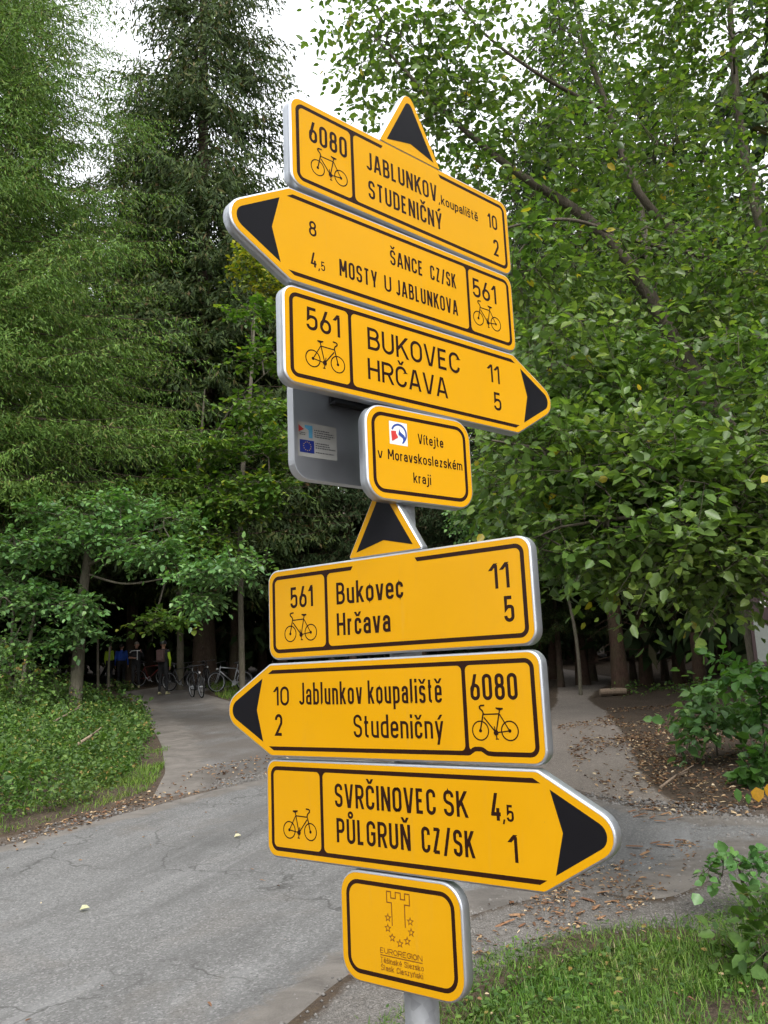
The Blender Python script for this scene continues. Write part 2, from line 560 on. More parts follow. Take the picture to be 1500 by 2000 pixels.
def rpoly(pts, closed=False, seg=7):
    """polyline whose corners (x, y, r) are rounded"""
    out = []
    n = len(pts)
    for i, p in enumerate(pts):
        r = p[2] if len(p) > 2 else 0
        if r <= 0 or (not closed and i in (0, n - 1)):
            out.append((p[0], p[1]))
            continue
        P = Vector(p[:2])
        a = Vector(pts[i - 1][:2]) - P
        b = Vector(pts[(i + 1) % n][:2]) - P
        la, lb = a.length, b.length
        if la < 1e-9 or lb < 1e-9:
            out.append((p[0], p[1]))
            continue
        a /= la
        b /= lb
        ang = a.angle(b)
        if ang > 3.1 or ang < 0.02:
            out.append((p[0], p[1]))
            continue
        t = min(r / math.tan(ang / 2), la * 0.5 if (len(pts[i - 1]) > 2) else la, lb * 0.5 if len(pts[(i + 1) % n]) > 2 else lb)
        rr = t * math.tan(ang / 2)
        c = P + (a + b).normalized() * (rr / math.sin(ang / 2))
        s, e = P + a * t - c, P + b * t - c
        sw = s.angle_signed(e)
        for k in range(seg + 1):
            th = -sw * k / seg
            out.append((c.x + s.x * math.cos(th) - s.y * math.sin(th), c.y + s.x * math.sin(th) + s.y * math.cos(th)))
    res = [out[0]]
    for q in out[1:]:
        if (q[0] - res[-1][0]) ** 2 + (q[1] - res[-1][1]) ** 2 > 1e-12:
            res.append(q)
    if closed and (res[0][0] - res[-1][0]) ** 2 + (res[0][1] - res[-1][1]) ** 2 < 1e-12:
        res.pop()
    return res


def ribbon(pts, w, closed=False, skew=(0, 0)):
    n = len(pts)
    P = [Vector(p) for p in pts]
    vs = []
    for i in range(n):
        a = P[i] - P[i - 1] if (closed or i > 0) else P[1] - P[0]
        b = P[(i + 1) % n] - P[i] if (closed or i < n - 1) else P[-1] - P[-2]
        a.normalize()
        b.normalize()
        na, nb = Vector((-a.y, a.x)), Vector((-b.y, b.x))
        m = na + nb
        m = na if m.length < 1e-6 else m.normalized()
        k = min(1 / max(m.dot(na), 0.3), 2.4) * w / 2
        l, r = P[i] + m * k, P[i] - m * k
        if not closed and i == 0:
            l, r = l - a * skew[0], r + a * 0
        if not closed and i == n - 1:
            l, r = l + a * skew[1], r
        vs += [l, r]
    fs = [(2 * i, 2 * i + 1, (2 * i + 3) % (2 * n), (2 * i + 2) % (2 * n)) for i in range(n if closed else n - 1)]
    return vs, fs


class Ink:
    """flat print in the (u, v) plane of a sign; every stroke lies a hair above the one before"""

    def __init__(self, base=0.0004):
        self.mb = MB()
        self.base = base
        self.k = 0

    def put(self, vs, fs):
        d = self.base + 0.00004 * (self.k % 14)
        self.k += 1
        # faces wound so that the normal looks out of the sign (local -y)
        nf = []
        V2 = [Vector(v) for v in vs]
        for f in fs:
            ar = sum(V2[f[i]].x * V2[f[(i + 1) % len(f)]].y - V2[f[(i + 1) % len(f)]].x * V2[f[i]].y for i in range(len(f)))
            nf.append(tuple(f) if ar > 0 else tuple(reversed(f)))
        self.mb.add([(v[0] / 1000, -d, v[1] / 1000) for v in vs], nf)

    def line(self, pts, w, closed=False, skew=(0, 0), seg=7):
        self.put(*ribbon(rpoly(pts, closed, seg), w, closed, skew))

    def leg(self, x0, y0, x1, y1, w):
        hw = w / 2 * math.hypot(x1 - x0, y1 - y0) / abs(y1 - y0)
        self.put([(x0 - hw, y0), (x0 + hw, y0), (x1 + hw, y1), (x1 - hw, y1)], [(0, 1, 2, 3)])

    def poly(self, pts):
        self.put(pts, [tuple(range(len(pts)))])

    def disc(self, x, y, r, n=20):
        self.poly([(x + r * math.cos(2 * math.pi * k / n), y + r * math.sin(2 * math.pi * k / n)) for k in range(n)])

    def ring(self, x, y, r, w, n=30, a0=0, a1=360):
        cl = a1 - a0 >= 360
        m = n if cl else n + 1
        pts = [(x + r * math.cos(R(a0 + (a1 - a0) * k / n)), y + r * math.sin(R(a0 + (a1 - a0) * k / n))) for k in range(m)]
        self.put(*ribbon(pts, w, cl))

    def build(self, name, mat, parent):
        return self.mb.build(name, mat, parent)


GW = dict(A=.52, B=.46, C=.46, D=.46, E=.40, G=.47, H=.47, J=.36, K=.49, L=.38, M=.58, N=.49, O=.47, P=.45, R=.47, S=.45,
          T=.46, U=.46, V=.50, Y=.50, Z=.44, a=.38, b=.40, c=.36, d=.40, e=.39, j=.20, k=.40, l=.15, m=.60, n=.39, o=.40,
          p=.40, r=.27, s=.36, t=.28, u=.39, v=.40, y=.40, z=.35)
GW.update({'0': .45, '1': .27, '2': .44, '4': .49, '5': .44, '6': .45, '8': .45, '/': .40, ',': .12, ' ': .26, 'i': 0, 'I': 0})
MARK = {'Č': ('C', 'v'), 'Š': ('S', 'v'), 'Ň': ('N', 'v'), 'Ů': ('U', 'o'), 'Ý': ('Y', '/'), 'č': ('c', 'v'), 'š': ('s', 'v'),
        'ě': ('e', 'v'), 'ý': ('y', '/'), 'í': ('i', '/'), 'é': ('e', '/'), 'Ś': ('S', '/'), 'ą': ('a', ','), 'ń': ('n', '/')}


def glyph(ink, ch, ox, oy, h, w, kx):
    """draw one letter, outer box from (ox, oy), cap height h mm, stroke w mm, width factor kx"""
    mark = None
    if ch in MARK:
        ch, mark = MARK[ch]
    Wd = max(GW[ch] * h * kx, w)
    b = w / 2
    X = lambda t: ox + b + (Wd - w) * t
    Y = lambda t: oy + b + (h - w) * t
    xh = 0.72
    Yl = lambda t: oy + b + (h * xh - w) * t
    mid = (Wd - w)
    r = mid * 0.5

    def pl(pts, closed=False, fy=Y):
        ink.line([(X(p[0]), fy(p[1])) + ((p[2] * mid,) if len(p) > 2 else ()) for p in pts], w, closed)

    def lg(x0, y0, x1, y1, low=False):
        hh = h * (xh if low else 1)
        ink.leg(X(x0), oy + y0 * hh, X(x1), oy + y1 * hh, w)
    q = .5
    if ch == 'A':
        lg(0, 0, .44, 1), lg(1, 0, .56, 1), pl([(.14, .24), (.86, .24)])
    elif ch == 'B':
        pl([(0, .53), (0, 1), (.92, 1, .45), (.92, .53, .45)] + [(0, .53)])
        pl([(0, .53), (1, .53, .5), (1, 0, .5), (0, 0), (0, .53)])
    elif ch == 'C':
        pl([(1, .72), (1, 1, q), (0, 1, q), (0, 0, q), (1, 0, q), (1, .28)])
    elif ch == 'D':
        pl([(0, 0), (0, 1), (1, 1, q), (1, 0, q)], True)
    elif ch == 'E':
        pl([(1, 1), (0, 1), (0, 0), (1, 0)]), pl([(0, .52), (.85, .52)])
    elif ch == 'G':
        pl([(1, .74), (1, 1, q), (0, 1, q), (0, 0, q), (1, 0, q), (1, .5), (.5, .5)])
    elif ch == 'H':
        pl([(0, -.07), (0, 1.07)]), pl([(1, -.07), (1, 1.07)]), pl([(0, .5), (1, .5)])
    elif ch == 'I':
        ink.line([(ox + b, oy), (ox + b, oy + h)], w)
    elif ch == 'J':
        pl([(1, 1.07), (1, 0, .6), (.0, 0, .6), (-.05, .14)])
    elif ch == 'K':
        pl([(0, -.07), (0, 1.07)]), lg(.0, .36, .98, 1), lg(1.02, 0, .36, .62)
    elif ch == 'L':
        pl([(0, 1.07), (0, 0), (1, 0)])
    elif ch == 'M':
        pl([(0, -.07), (0, 1.07)]), pl([(1, -.07), (1, 1.07)]), lg(.47, .3, .03, 1), lg(.53, .3, .97, 1)
    elif ch == 'N':
        pl([(0, -.07), (0, 1.07)]), pl([(1, -.07), (1, 1.07)]), lg(.97, 0, .03, 1)
    elif ch in 'O0':
        pl([(0, 0, q), (0, 1, q), (1, 1, q), (1, 0, q)], True)
    elif ch in 'PR':
        pl([(0, -.07), (0, 1), (1, 1, .5), (1, .46, .5), (0, .46)])
        if ch == 'R':
            lg(1.02, 0, .5, .5)
    elif ch == 'S':
        pl([(1, .76), (1, 1, q), (0, 1, q), (0, .58, .5), (1, .44, .5), (1, 0, q), (0, 0, q), (0, .24)])
    elif ch == 'T':
        pl([(-.05, 1), (1.05, 1)]), pl([(.5, 1), (.5, -.07)])
    elif ch == 'U':
        pl([(0, 1.07), (0, 0, q), (1, 0, q), (1, 1.07)])
    elif ch == 'V':
        lg(.44, 0, 0, 1), lg(.56, 0, 1, 1)
    elif ch == 'Y':
        lg(.46, .36, 0, 1), lg(.54, .36, 1, 1), pl([(.5, -.07), (.5, .42)])
    elif ch == 'Z':
        pl([(0, 1), (1, 1)]), pl([(0, 0), (1, 0)]), lg(.05, .05, .95, .95)
    elif ch == '1':
        pl([(1, -.07), (1, 1)]), ink.leg(X(-.1), oy + .72 * h, X(1), oy + h, w * .95)
    elif ch == '2':
        pl([(0, .76), (0, 1, q), (1, 1, q), (1, .6, .4), (.02, 0), (1.05, 0)])
    elif ch == '4':
        lg(.08, .2, .6, 1), pl([(-.08, .2), (1.1, .2)]), pl([(.76, -.07), (.76, .46)])
    elif ch == '5':
        pl([(.95, 1), (.08, 1), (.05, .5), (.3, .6, .3), (1, .6, .45), (1, 0, q), (0, 0, q), (-.02, .2)])
    elif ch == '6':
        pl([(0, 0, q), (0, .58, q), (1, .58, q), (1, 0, q)], True), lg(.04, .34, .62, 1)
    elif ch == '8':
        pl([(0, 0, q), (0, .54, q), (1, .54, q), (1, 0, q)], True)
        pl([(.06, .54, .44), (.06, 1, .44), (.94, 1, .44), (.94, .54, .44)], True)
    elif ch == '/':
        lg(0, -.04, 1, 1.04)
    elif ch == ',':
        ink.leg(ox - w * .1, oy - h * .16, ox + w * .45, oy + w * .9, w * .9)
    elif ch == 'a':
        pl([(.04, .72), (.04, 1, .45), (1, 1, .5), (1, -.1)], fy=Yl)
        pl([(1, .56), (0, .56, .45), (0, 0, .45), (1, .02)], fy=Yl)
    elif ch in 'bp':
        pl([(0, 0), (0, 1, .5), (1, 1, .5), (1, 0, .5)] if ch == 'p' else [(0, 0, .5), (0, 1), (1, 1, .5), (1, 0, .5)], True, fy=Yl)
        ink.line([(X(0), oy), (X(0), oy + h)] if ch == 'b' else [(X(0), oy - h * .24), (X(0), oy + h * xh)], w)
    elif ch == 'd':
        pl([(0, 0, .5), (0, 1, .5), (1, 1), (1, 0)], True, fy=Yl)
        ink.line([(X(1), oy), (X(1), oy + h)], w)
    elif ch == 'c':
        pl([(1, .7), (1, 1, q), (0, 1, q), (0, 0, q), (1, 0, q), (1, .3)], fy=Yl)
    elif ch == 'e':
        pl([(0, .5), (1, .5), (1, 1, q), (0, 1, q), (0, 0, q), (1, 0, q), (1, .2)], fy=Yl)
    elif ch in 'ij':
        if ch == 'i':
            ink.line([(ox + b, oy), (ox + b, oy + h * xh)], w)
            if mark is None:
                ink.line([(ox + b, oy + h * .85), (ox + b, oy + h)], w)
        else:
            xx = X(1)
            ink.line([(xx, oy + h * xh), (xx, oy - h * .18, w * 1.2), (xx - w * 1.6, oy - h * .18)], w)
            ink.line([(xx, oy + h * .85), (xx, oy + h)], w)
    elif ch == 'k':
        ink.line([(X(0), oy), (X(0), oy + h)], w)
        lg(.0, .34, .96, 1, True), lg(1.02, 0, .36, .62, True)
    elif ch == 'l':
        pl([(0, 1.07), (0, 0, .6), (1, 0)])
    elif ch in 'nmr':
        ink.line([(X(0), oy), (X(0), oy + h * xh)], w)
        if ch == 'n':
            pl([(0, .8), (.0, 1, .0), (1, 1, .5), (1, -.1)], fy=Yl)
        elif ch == 'm':
            pl([(0, .98), (.5, .98, .25), (.5, -.1)], fy=Yl), pl([(.5, .98), (1, .98, .25), (1, -.1)], fy=Yl)
        else:
            pl([(0, .6), (.1, 1, .5), (1.1, .98)], fy=Yl)
    elif ch == 'o':
        pl([(0, 0, q), (0, 1, q), (1, 1, q), (1, 0, q)], True, fy=Yl)
    elif ch == 's':
        pl([(1, .8), (1, 1, .4), (0, 1, .4), (0, .56, .4), (1, .46, .4), (1, 0, .4), (0, 0, .4), (0, .2)], fy=Yl)
    elif ch == 't':
        xx = X(.3)
        ink.line([(xx, oy + h * .94), (xx, oy + b, w * .9), (X(1.1), oy + b)], w)
        ink.line([(X(-.25), oy + h * xh - b), (X(1.1), oy + h * xh - b)], w)
    elif ch == 'u':
        pl([(0, 1.1), (0, 0, q), (1, 0)], fy=Yl)
        ink.line([(X(1), oy), (X(1), oy + h * xh)], w)
    elif ch == 'v':
        lg(.42, 0, 0, 1, True), lg(.58, 0, 1, 1, True)
    elif ch == 'y':
        lg(.44, 0, 0, 1, True)
        ink.leg(X(.26), oy - h * .24, X(1), oy + h * xh, w)
    elif ch == 'z':
        pl([(0, 1), (1, 1)], fy=Yl), pl([(0, 0), (1, 0)], fy=Yl), lg(.08, .06, .92, .94, True)
    if mark:
        top = oy + h * (1.0 if ch.isupper() else xh)
        cx = ox + Wd / 2
        mw, mh = h * .14, h * .2
        y0 = top + h * .06
        if mark == 'v':
            ink.leg(cx - w * .12, y0, cx - mw, y0 + mh, w * .8), ink.leg(cx + w * .12, y0, cx + mw, y0 + mh, w * .8)
        elif mark == '/':
            ink.leg(cx - w * .2, y0, cx + mw * .9, y0 + mh, w * .85)
        elif mark == 'o':
            ink.ring(cx, y0 + h * .10, h * .10, w * .75, 16)
        elif mark == ',':
            ink.leg(X(1) + w * .3, oy - h * .16, X(1) - w * .2, oy, w * .7)
    return Wd


def write(ink, s, u0, u1, v0, h, w=None, gap=None):
    """text from u0 to u1 (mm) on the base line v0, capitals h mm high"""
    w = w or h * 0.14
    gap = gap if gap is not None else h * 0.115
    ws = lambda k: sum(max(GW[MARK.get(c, (c,))[0]] * h * k, w if c != ' ' else 0) for c in s) + gap * (len(s) - 1)
    lo, hi = 0.2, 3.0
    for _ in range(40):
        m = (lo + hi) / 2
        if ws(m) < u1 - u0:
            lo = m
        else:
            hi = m
    x = u0
    for c in s:
        if c == ' ':
            x += GW[c] * h * lo + gap
        else:
            x += glyph(ink, c, x, v0, h, w, lo) + gap


def bicycle_print(ink, cx, base, face_left=True):
    k = 0.1586
    s = 1 if face_left else -1
    P = lambda a, b: (cx + s * (a - 775) * k, base + 50 - (b - 1015) * k)
    for wx in (600, 945):
        x, y = P(wx, 1015)
        ink.ring(x, y, 15.2, 2.3, 34)
        ink.disc(x, y, 3.0, 12)
    for a, b, w in (((645, 850), (840, 845), 2.2), ((650, 880), (785, 1035), 2.4), ((785, 1035), (842, 800), 2.4), ((785, 1035), (940, 1015), 2.0),
                    ((838, 850), (940, 1010), 2.0), ((648, 830), (600, 1012), 2.6)):
        ink.line([P(*a), P(*b)], w)
    ink.line([P(645, 840), P(640, 815) + (6,), P(600, 785) + (5,), P(612, 760) + (4,), P(665, 757)], 2.6)
    ink.poly([P(795, 780), P(880, 785), P(882, 800), P(845, 812), P(830, 808), P(800, 795)][::s])
    x, y = P(785, 1035)
    ink.disc(x, y, 4.6, 14)
    ink.line([P(768, 970), P(793, 1098)], 1.9)
    ink.line([P(775, 1098), P(812, 1098)], 2.0)


# ------------------------------------------------------------------ the sign post
POLE = (0.0295, 1.587)
PLANE_OFF = 0.055


def rounded(pts, seg=8):
    return rpoly(pts, True, seg)


def offset(pts, d):
    vs, _ = ribbon(pts, 2 * abs(d), True)
    L, Rr = vs[0::2], vs[1::2]
    area = lambda q: abs(sum(q[i].x * q[(i + 1) % len(q)].y - q[(i + 1) % len(q)].x * q[i].y for i in range(len(q))))
    big, small = (L, Rr) if area(L) > area(Rr) else (Rr, L)
    return [(q.x, q.y) for q in (big if d > 0 else small)]


def plate(name, outline, depth, mat, parent, y_front=0.0, lip=4.0, hollow=True):
    """a sheet tray: rounded front edge, folded rim, open at the back"""
    mb = MB()
    n = len(outline)
    rings = []
    # (inset, y) from the front face round the bend to the back rim and inside
    prof = [(lip, y_front), (lip * .45, y_front + .0006), (lip * .12, y_front + .0018), (0, y_front + .0040), (0, y_front + depth)]
    if hollow:
        prof += [(1.6, y_front + depth), (1.6, y_front + .004)]
    for ins, y in prof:
        o = offset(outline, -ins) if ins > 1e-6 else outline
        rings.append([(p[0] / 1000, y, p[1] / 1000) for p in o])
    vs = [p for r in rings for p in r]
    fs = []
    for k in range(len(rings) - 1):
        a, b = k * n, (k + 1) * n
        fs += [(a + i, a + (i + 1) % n, b + (i + 1) % n, b + i) for i in range(n)]
    fs.append(tuple(range(n)))
    fs.append(tuple(range((len(rings) - 1) * n, len(rings) * n)))
    mb.add(vs, fs)
    o = mb.build(name, mat, parent)
    bm = bmesh.new()
    bm.from_mesh(o.data)
    bmesh.ops.recalc_face_normals(bm, faces=bm.faces)
    bm.to_mesh(o.data)
    bm.free()
    for i, pl_ in enumerate(o.data.polygons):
        pl_.use_smooth = i < 4 * n
    return o


def film(name, outline, mat, parent, lift=0.0003):
    ink = Ink(lift)
    ink.poly(outline)
    return ink.build(name, mat, parent)


def sign(name, label, cat, group, yaw, z0, H, outline, r_out, ofs=PLANE_OFF, tilt=0.0):
    n = (math.sin(yaw), -math.cos(yaw))
    root = empty(name, (POLE[0] + n[0] * ofs, POLE[1] + n[1] * ofs, CAM_H + z0), yaw, label, cat, group)
    tray = plate('panel', offset(outline, 3.8), 0.021, 'aluminium', root)
    face = film('face', outline, 'yellow_film', root)
    # clamp: rail across the back, band round the post
    for v in (H * .28, H * .72):
        mb = MB()
        mb.box((0, 0.021, v / 1000), (0.12, 0.008, 0.024))
        c = (0, ofs, v / 1000)
        ring = [(c[0] + .033 * math.cos(a), c[1] + .033 * math.sin(a)) for a in (2 * math.pi * k / 20 for k in range(20))]
        ro = [(c[0] + .036 * math.cos(a), c[1] + .036 * math.sin(a)) for a in (2 * math.pi * k / 20 for k in range(20))]
        vs = []
        for zz in (c[2] - .010, c[2] + .010):
            vs += [(x, y, zz) for x, y in ring] + [(x, y, zz) for x, y in ro]
        fs = []
        for k in range(20):
            j = (k + 1) % 20
            fs += [(20 + k, 20 + j, 60 + j, 60 + k), (k, 40 + k, 40 + j, j), (k, j, 20 + j, 20 + k), (40 + k, 60 + k, 60 + j, 40 + j)]
        mb.add(vs, fs)
        for s in (-1, 1):
            mb.box((s * .045, .018 + .018, c[2]), (.008, .034, .016))
        mb.build('clamp', 'dark_steel', root)
    return root, face


def arrow_outline(u0, H, right=True, L=595, T=748, r=21, rt=34):
    """flat end at u0, shoulders L from it, point (before rounding) T from it"""
    s = 1 if right else -1
    p = [(u0, 0, r), (u0 + s * L, 0, 14), (u0 + s * T, H / 2, rt), (u0 + s * L, H, 14), (u0, H, r)]
    return rounded(p if right else p[::-1])


def rect_outline(a, b, H, r):
    return rounded([(a, 0, r), (b, 0, r), (b, H, r), (a, H, r)])


def fillets(ink, x, y, w, sy, r=9):
    """the concave webs where a divider meets the border"""
    for sx in (-1, 1):
        c = (x + sx * (w / 2 + r), y + sy * r)
        arc = [(c[0] - sx * r * math.cos(t), c[1] - sy * r * math.sin(t)) for t in (math.pi / 2 * k / 6 for k in range(7))]
        ink.poly([(x + sx * (w / 2 - .5), y - sy * .5)] + arc)


BI, BW = 13.0, 7.6     # border inset and width


def arrow_print(face, u0, H, right=True, wavy=False):
    s = 1 if right else -1
    ink = Ink()
    E = 588
    mid_skew = 13
    P = [(u0 + s * E, H - BI), (u0 + s * BI, H - BI, 13), (u0 + s * BI, BI, 13), (u0 + s * E, BI)]
    if wavy:
        P = P[:3] + [(u0 + s * 92, BI, 10), (u0 + s * 104, BI + 1, 12), (u0 + s * 114, BI + 7.5, 12), (u0 + s * 128, BI + 7.5, 12), (u0 + s * 139, BI + .5, 12), (u0 + s * E, BI)]
    pts = rpoly(P)
    vs, fs = ribbon(pts, BW)
    # slanted ends: the inner edge runs on towards the point
    for i, ins in ((0, -1), (len(pts) - 1, 1)):
        a, b = vs[2 * i], vs[2 * i + 1]
        inner = a if abs(a.y - H / 2) < abs(b.y - H / 2) else b
        inner.x += s * mid_skew
    ink.put(vs, fs)
    dv = u0 + s * 142
    ink.line([(dv, BI), (dv, H - BI)], BW)
    fillets(ink, dv, BI + BW / 2, BW, 1)
    fillets(ink, dv, H - BI - BW / 2, BW, -1)
    ink.build('border_line', 'print_brown', face)
    ink = Ink()
    t = 616
    A = rpoly([(u0 + s * t, H - 25), (u0 + s * (t + 17), H / 2), (u0 + s * t, 25), (u0 + s * 725, H / 2, 21)], True, 8)
    i0 = next(i for i, p in enumerate(A) if abs(p[0] - (u0 + s * (t + 17))) < 1e-6)
    A = A[i0:] + A[:i0]
    m = len(A)
    ink.put(A, [(0, i, i + 1) for i in range(1, m - 1)])
    ink.build('arrowhead', 'print_black', face)
    return


def rect_print(face, a, b, H, gap=None, r=13, inset=BI, w=BW, div=None):
    ink = Ink()
    if gap:
        g0, g1 = gap
        pts = rpoly([(g0, H - inset), (a + inset, H - inset, r), (a + inset, inset, r), (b - inset, inset, r), (b - inset, H - inset, r), (g1, H - inset)])
        vs, fs = ribbon(pts, w)
        for i, sg in ((0, 1), (len(pts) - 1, -1)):
            p, q = vs[2 * i], vs[2 * i + 1]
            outer = p if p.y > q.y else q
            outer.x += sg * 5
        ink.put(vs, fs)
    else:
        ink.line([(a + inset, inset, r), (b - inset, inset, r), (b - inset, H - inset, r), (a + inset, H - inset, r)], w, True)
    if div is not None:
        ink.line([(div, inset), (div, H - inset)], w)
        fillets(ink, div, inset + w / 2, w, 1)
        fillets(ink, div, H - inset - w / 2, w, -1)
    ink.build('border_line', 'print_brown', face)


def pointer(root, cx, v0, hw=85, hh=143, r=15, y=0.002, base_r=2.5):
    """the triangular straight-on pointer standing on top of a board"""
    out = rounded([(cx - hw, v0, base_r), (cx + hw, v0, base_r), (cx, v0 + hh, r)])
    tray = plate('pointer_plate', offset(out, 2.6), 0.018, 'aluminium', root, y_front=y)
    tri = Ink(-y + .0003)
    tri.poly(out)
    o = tri.build('pointer_face', 'yellow_film', tray)
    ink = Ink(-y + .0007)
    A = rpoly([(cx, v0 + 25), (cx - 66, v0 + 9), (cx, v0 + hh - 22, 9), (cx + 66, v0 + 9)], True, 6)
    ink.put(A, [(0, i, i + 1) for i in range(1, len(A) - 1)])
    ink.build('pointer_arrow', 'print_black', tray)


def text(face, items, mat='print_brown'):
    for it in items:
        ink = Ink()
        write(ink, *it[:5], **(it[5] if len(it) > 5 else {}))
        ink.build('lettering', mat, face)


def bike(face, cx, base, left):
    ink = Ink()
    bicycle_print(ink, cx, base, left)
    ink.build('bicycle_symbol', 'print_brown', face)


def build_signs():
    G1, G2 = 'upper cycle route signs on the post', 'lower cycle route signs on the post'
    p = empty('sign_post', (POLE[0], POLE[1], 0), 0, 'grey galvanised steel post carrying the stack of yellow signs', 'post')
    mb = MB()
    mb.tube([(0, 0, -0.3), (0, 0, CAM_H + 1.03)], 0.030, 40, False)
    mb.build('tube', 'galvanised', p, True)
    cap = MB()
    cap.tube([(0, 0, CAM_H + 1.03), (0, 0, CAM_H + 1.042), (0, 0, CAM_H + 1.05)], [.033, .033, .022], 32)
    cap.build('cap', 'dark_steel', p, True)

    H = 174
    # A
    r, f = sign('direction_sign', 'topmost yellow sign with a triangle on top, reading JABLUNKOV and STUDENIČNÝ', 'sign', G1, R(42.0), .867, H, rect_outline(-275, 326, H, 22), 22)
    rect_print(f, -275, 326, H, (-57, 110), div=-275 + 142)
    pointer(r, 25, H + 2, 85, 150, 15, -0.0012)
    text(f, [('6080', -236, -146, 97, 43), ('JABLUNKOV', -97, 97, 96, 39), (',koupaliště', 103, 224, 96, 22, dict(w=3.2)), ('STUDENIČNÝ', -95, 108, 35, 39), ('10', 257, 289, 96, 35), ('2', 271, 289, 32, 40)])
    bike(f, -190, 0, True)
    # B
    r, f = sign('direction_sign', 'yellow arrow sign pointing left, reading ŠANCE CZ/SK and MOSTY U JABLUNKOVA', 'sign', G1, R(41.0), .680, H, arrow_outline(316, H, False), 22)
    arrow_print(f, 316, H, False)
    text(f, [('561', 189, 263, 97, 43), ('ŠANCE', -44, 43, 99, 32), ('CZ/SK', 64, 138, 99, 32), ('MOSTY', -171, -80, 38, 34), ('U', -62, -44, 39, 33), ('JABLUNKOVA', -32, 139, 39, 33),
             ('8', -238, -221, 97, 30), ('4', -237, -222, 37, 29), (',', -218, -214, 36, 20), ('5', -213, -204, 36, 18)])
    bike(f, 229, 0, True)
    # C
    r, f = sign('direction_sign', 'yellow arrow sign pointing right, reading BUKOVEC 11 and HRČAVA 5 in capitals', 'sign', G1, R(40.6), .494, H, arrow_outline(-292, H, True), 22)
    arrow_print(f, -292, H, True)
    text(f, [('561', -247, -173, 102, 43), ('BUKOVEC', -109, 133, 96, 44), ('HRČAVA', -111, 95, 37, 42), ('11', 217, 254, 98, 40), ('5', 231, 254, 38, 40)])
    bike(f, -208, 0, False)
    # D
    r, f = sign('welcome_sign', 'small rounded yellow sign reading Vítejte v Moravskoslezském kraji with a white logo square', 'sign', None, R(38.5), .311, H, rect_outline(-113, 144, H, 36), 36)
    rect_print(f, -113, 144, H, None, r=22, inset=14, w=7.4)
    text(f, [('Vítejte', 8, 73, 114, 20, dict(w=3.0)), ('v', -91, -79, 74, 20, dict(w=3.0)), ('Moravskoslezském', -67, 121, 74, 20, dict(w=3.0)), ('kraji', -8, 36, 36, 20, dict(w=3.0))])
    q = Ink()
    q.poly([(-61, 105), (-18, 105), (-18, 149), (-61, 149)])
    lg = q.build('logo_patch', 'white_film', f)
    q = Ink(.001)
    q.ring(-38.5, 127, 17.5, 3.6, 26, -58, 158)
    q.poly([(-40, 126), (-37, 137), (-35.5, 131), (-26, 125), (-22.5, 118), (-27, 110), (-33, 108), (-29, 114), (-29.5, 119), (-39, 124.5)])
    q.build('logo_blue_swirl', 'sticker_blue', f)
    q = Ink(.001)
    q.poly([(-57.5, 130), (-45, 131.5), (-45.5, 127), (-40.5, 119.5), (-51, 113), (-56, 111)])
    q.build('logo_red_shape', 'sticker_red', f)
    # the board seen from behind
    yaw = R(38.5)
    n = (math.sin(yaw), -math.cos(yaw))
    root = empty('board_back', (POLE[0] - n[0] * .085, POLE[1] - n[1] * .085, CAM_H + .362), yaw, 'bare grey back of a metal sign with a small printed sticker', 'sign')
    o = rect_outline(-192, 70, 210, 34)
    mb = MB()
    nn = len(o)
    prof = [(2, .003), (2, -.017), (0, -.017), (0, .004), (4, .0075)]
    rings = []
    for ins, y in prof:
        oo = offset(o, -ins) if ins else o
        rings.append([(a / 1000, y, b / 1000) for a, b in oo])
    fs = []
    for k in range(len(rings) - 1):
        fs += [(k * nn + i, (k + 1) * nn + i, (k + 1) * nn + (i + 1) % nn, k * nn + (i + 1) % nn) for i in range(nn)]
    fs += [tuple(range(nn)), tuple(range((len(rings) - 1) * nn, len(rings) * nn))[::-1]]
    mb.add([p_ for g in rings for p_ in g], fs)
    pan = mb.build('panel', 'bare_sheet', root)
    mb = MB()
    mb.box((-.02, -.008, .165), (.150, .020, .005)).box((-.02, -.008, .186), (.150, .020, .005)).box((-.02, -.001, .1755), (.150, .004, .016))
    mb.build('clamp_rail', 'dark_steel', root, bevel=.0008)
    mb = MB()
    mb.box((-.01, -.035, .1755), (.03, .05, .02))
    mb.build('clamp', 'dark_steel', root)
    q = Ink(.0004 - .003)
    q.poly([(-171, 50), (-80, 50), (-80, 118), (-171, 118)])
    stk = q.build('sticker', 'sticker_grey', root)

    def onst(name, mat, fn):
        k = Ink(.0010 - .003)
        fn(k)
        k.build(name, mat, stk)
    onst('flag', 'flag_blue', lambda k: k.poly([(-167, 58), (-134, 58), (-134, 83), (-167, 83)]))

    def stars(k):
        k.base += .0008
        for i in range(12):
            k.disc(-150.5 + 8.5 * math.cos(i * math.pi / 6), 70.5 + 8.5 * math.sin(i * math.pi / 6), 1.1, 6)
    onst('flag_stars', 'flag_gold', stars)
    onst('emblem_red', 'sticker_red', lambda k: k.poly([(-169, 98), (-156, 104), (-169, 112)]))
    onst('emblem_blue', 'sticker_cyan', lambda k: k.poly([(-155, 113), (-137, 113), (-137, 88), (-146, 88), (-146, 103), (-155, 108)]))

    def lines(k):
        rng = random.Random(3)
        for v, a, b, hh in ((104, -133, -98, 2.2), (99.5, -133, -88, 2.0), (95, -133, -86, 2.0), (91, -133, -96, 2.0), (78, -131, -100, 2.2), (73.5, -131, -98, 2.2), (69, -131, -84, 2.2), (60, -131, -88, 1.8), (96, -168, -152, 1.6), (92.5, -167, -154, 1.6)):
            x = a
            while x < b:
                L = rng.uniform(1.4, 6)
                k.poly([(x, v), (min(x + L, b), v), (min(x + L, b), v + hh), (x, v + hh)])
                x += L + rng.uniform(.7, 1.4)
    onst('small_print', 'small_print', lines)

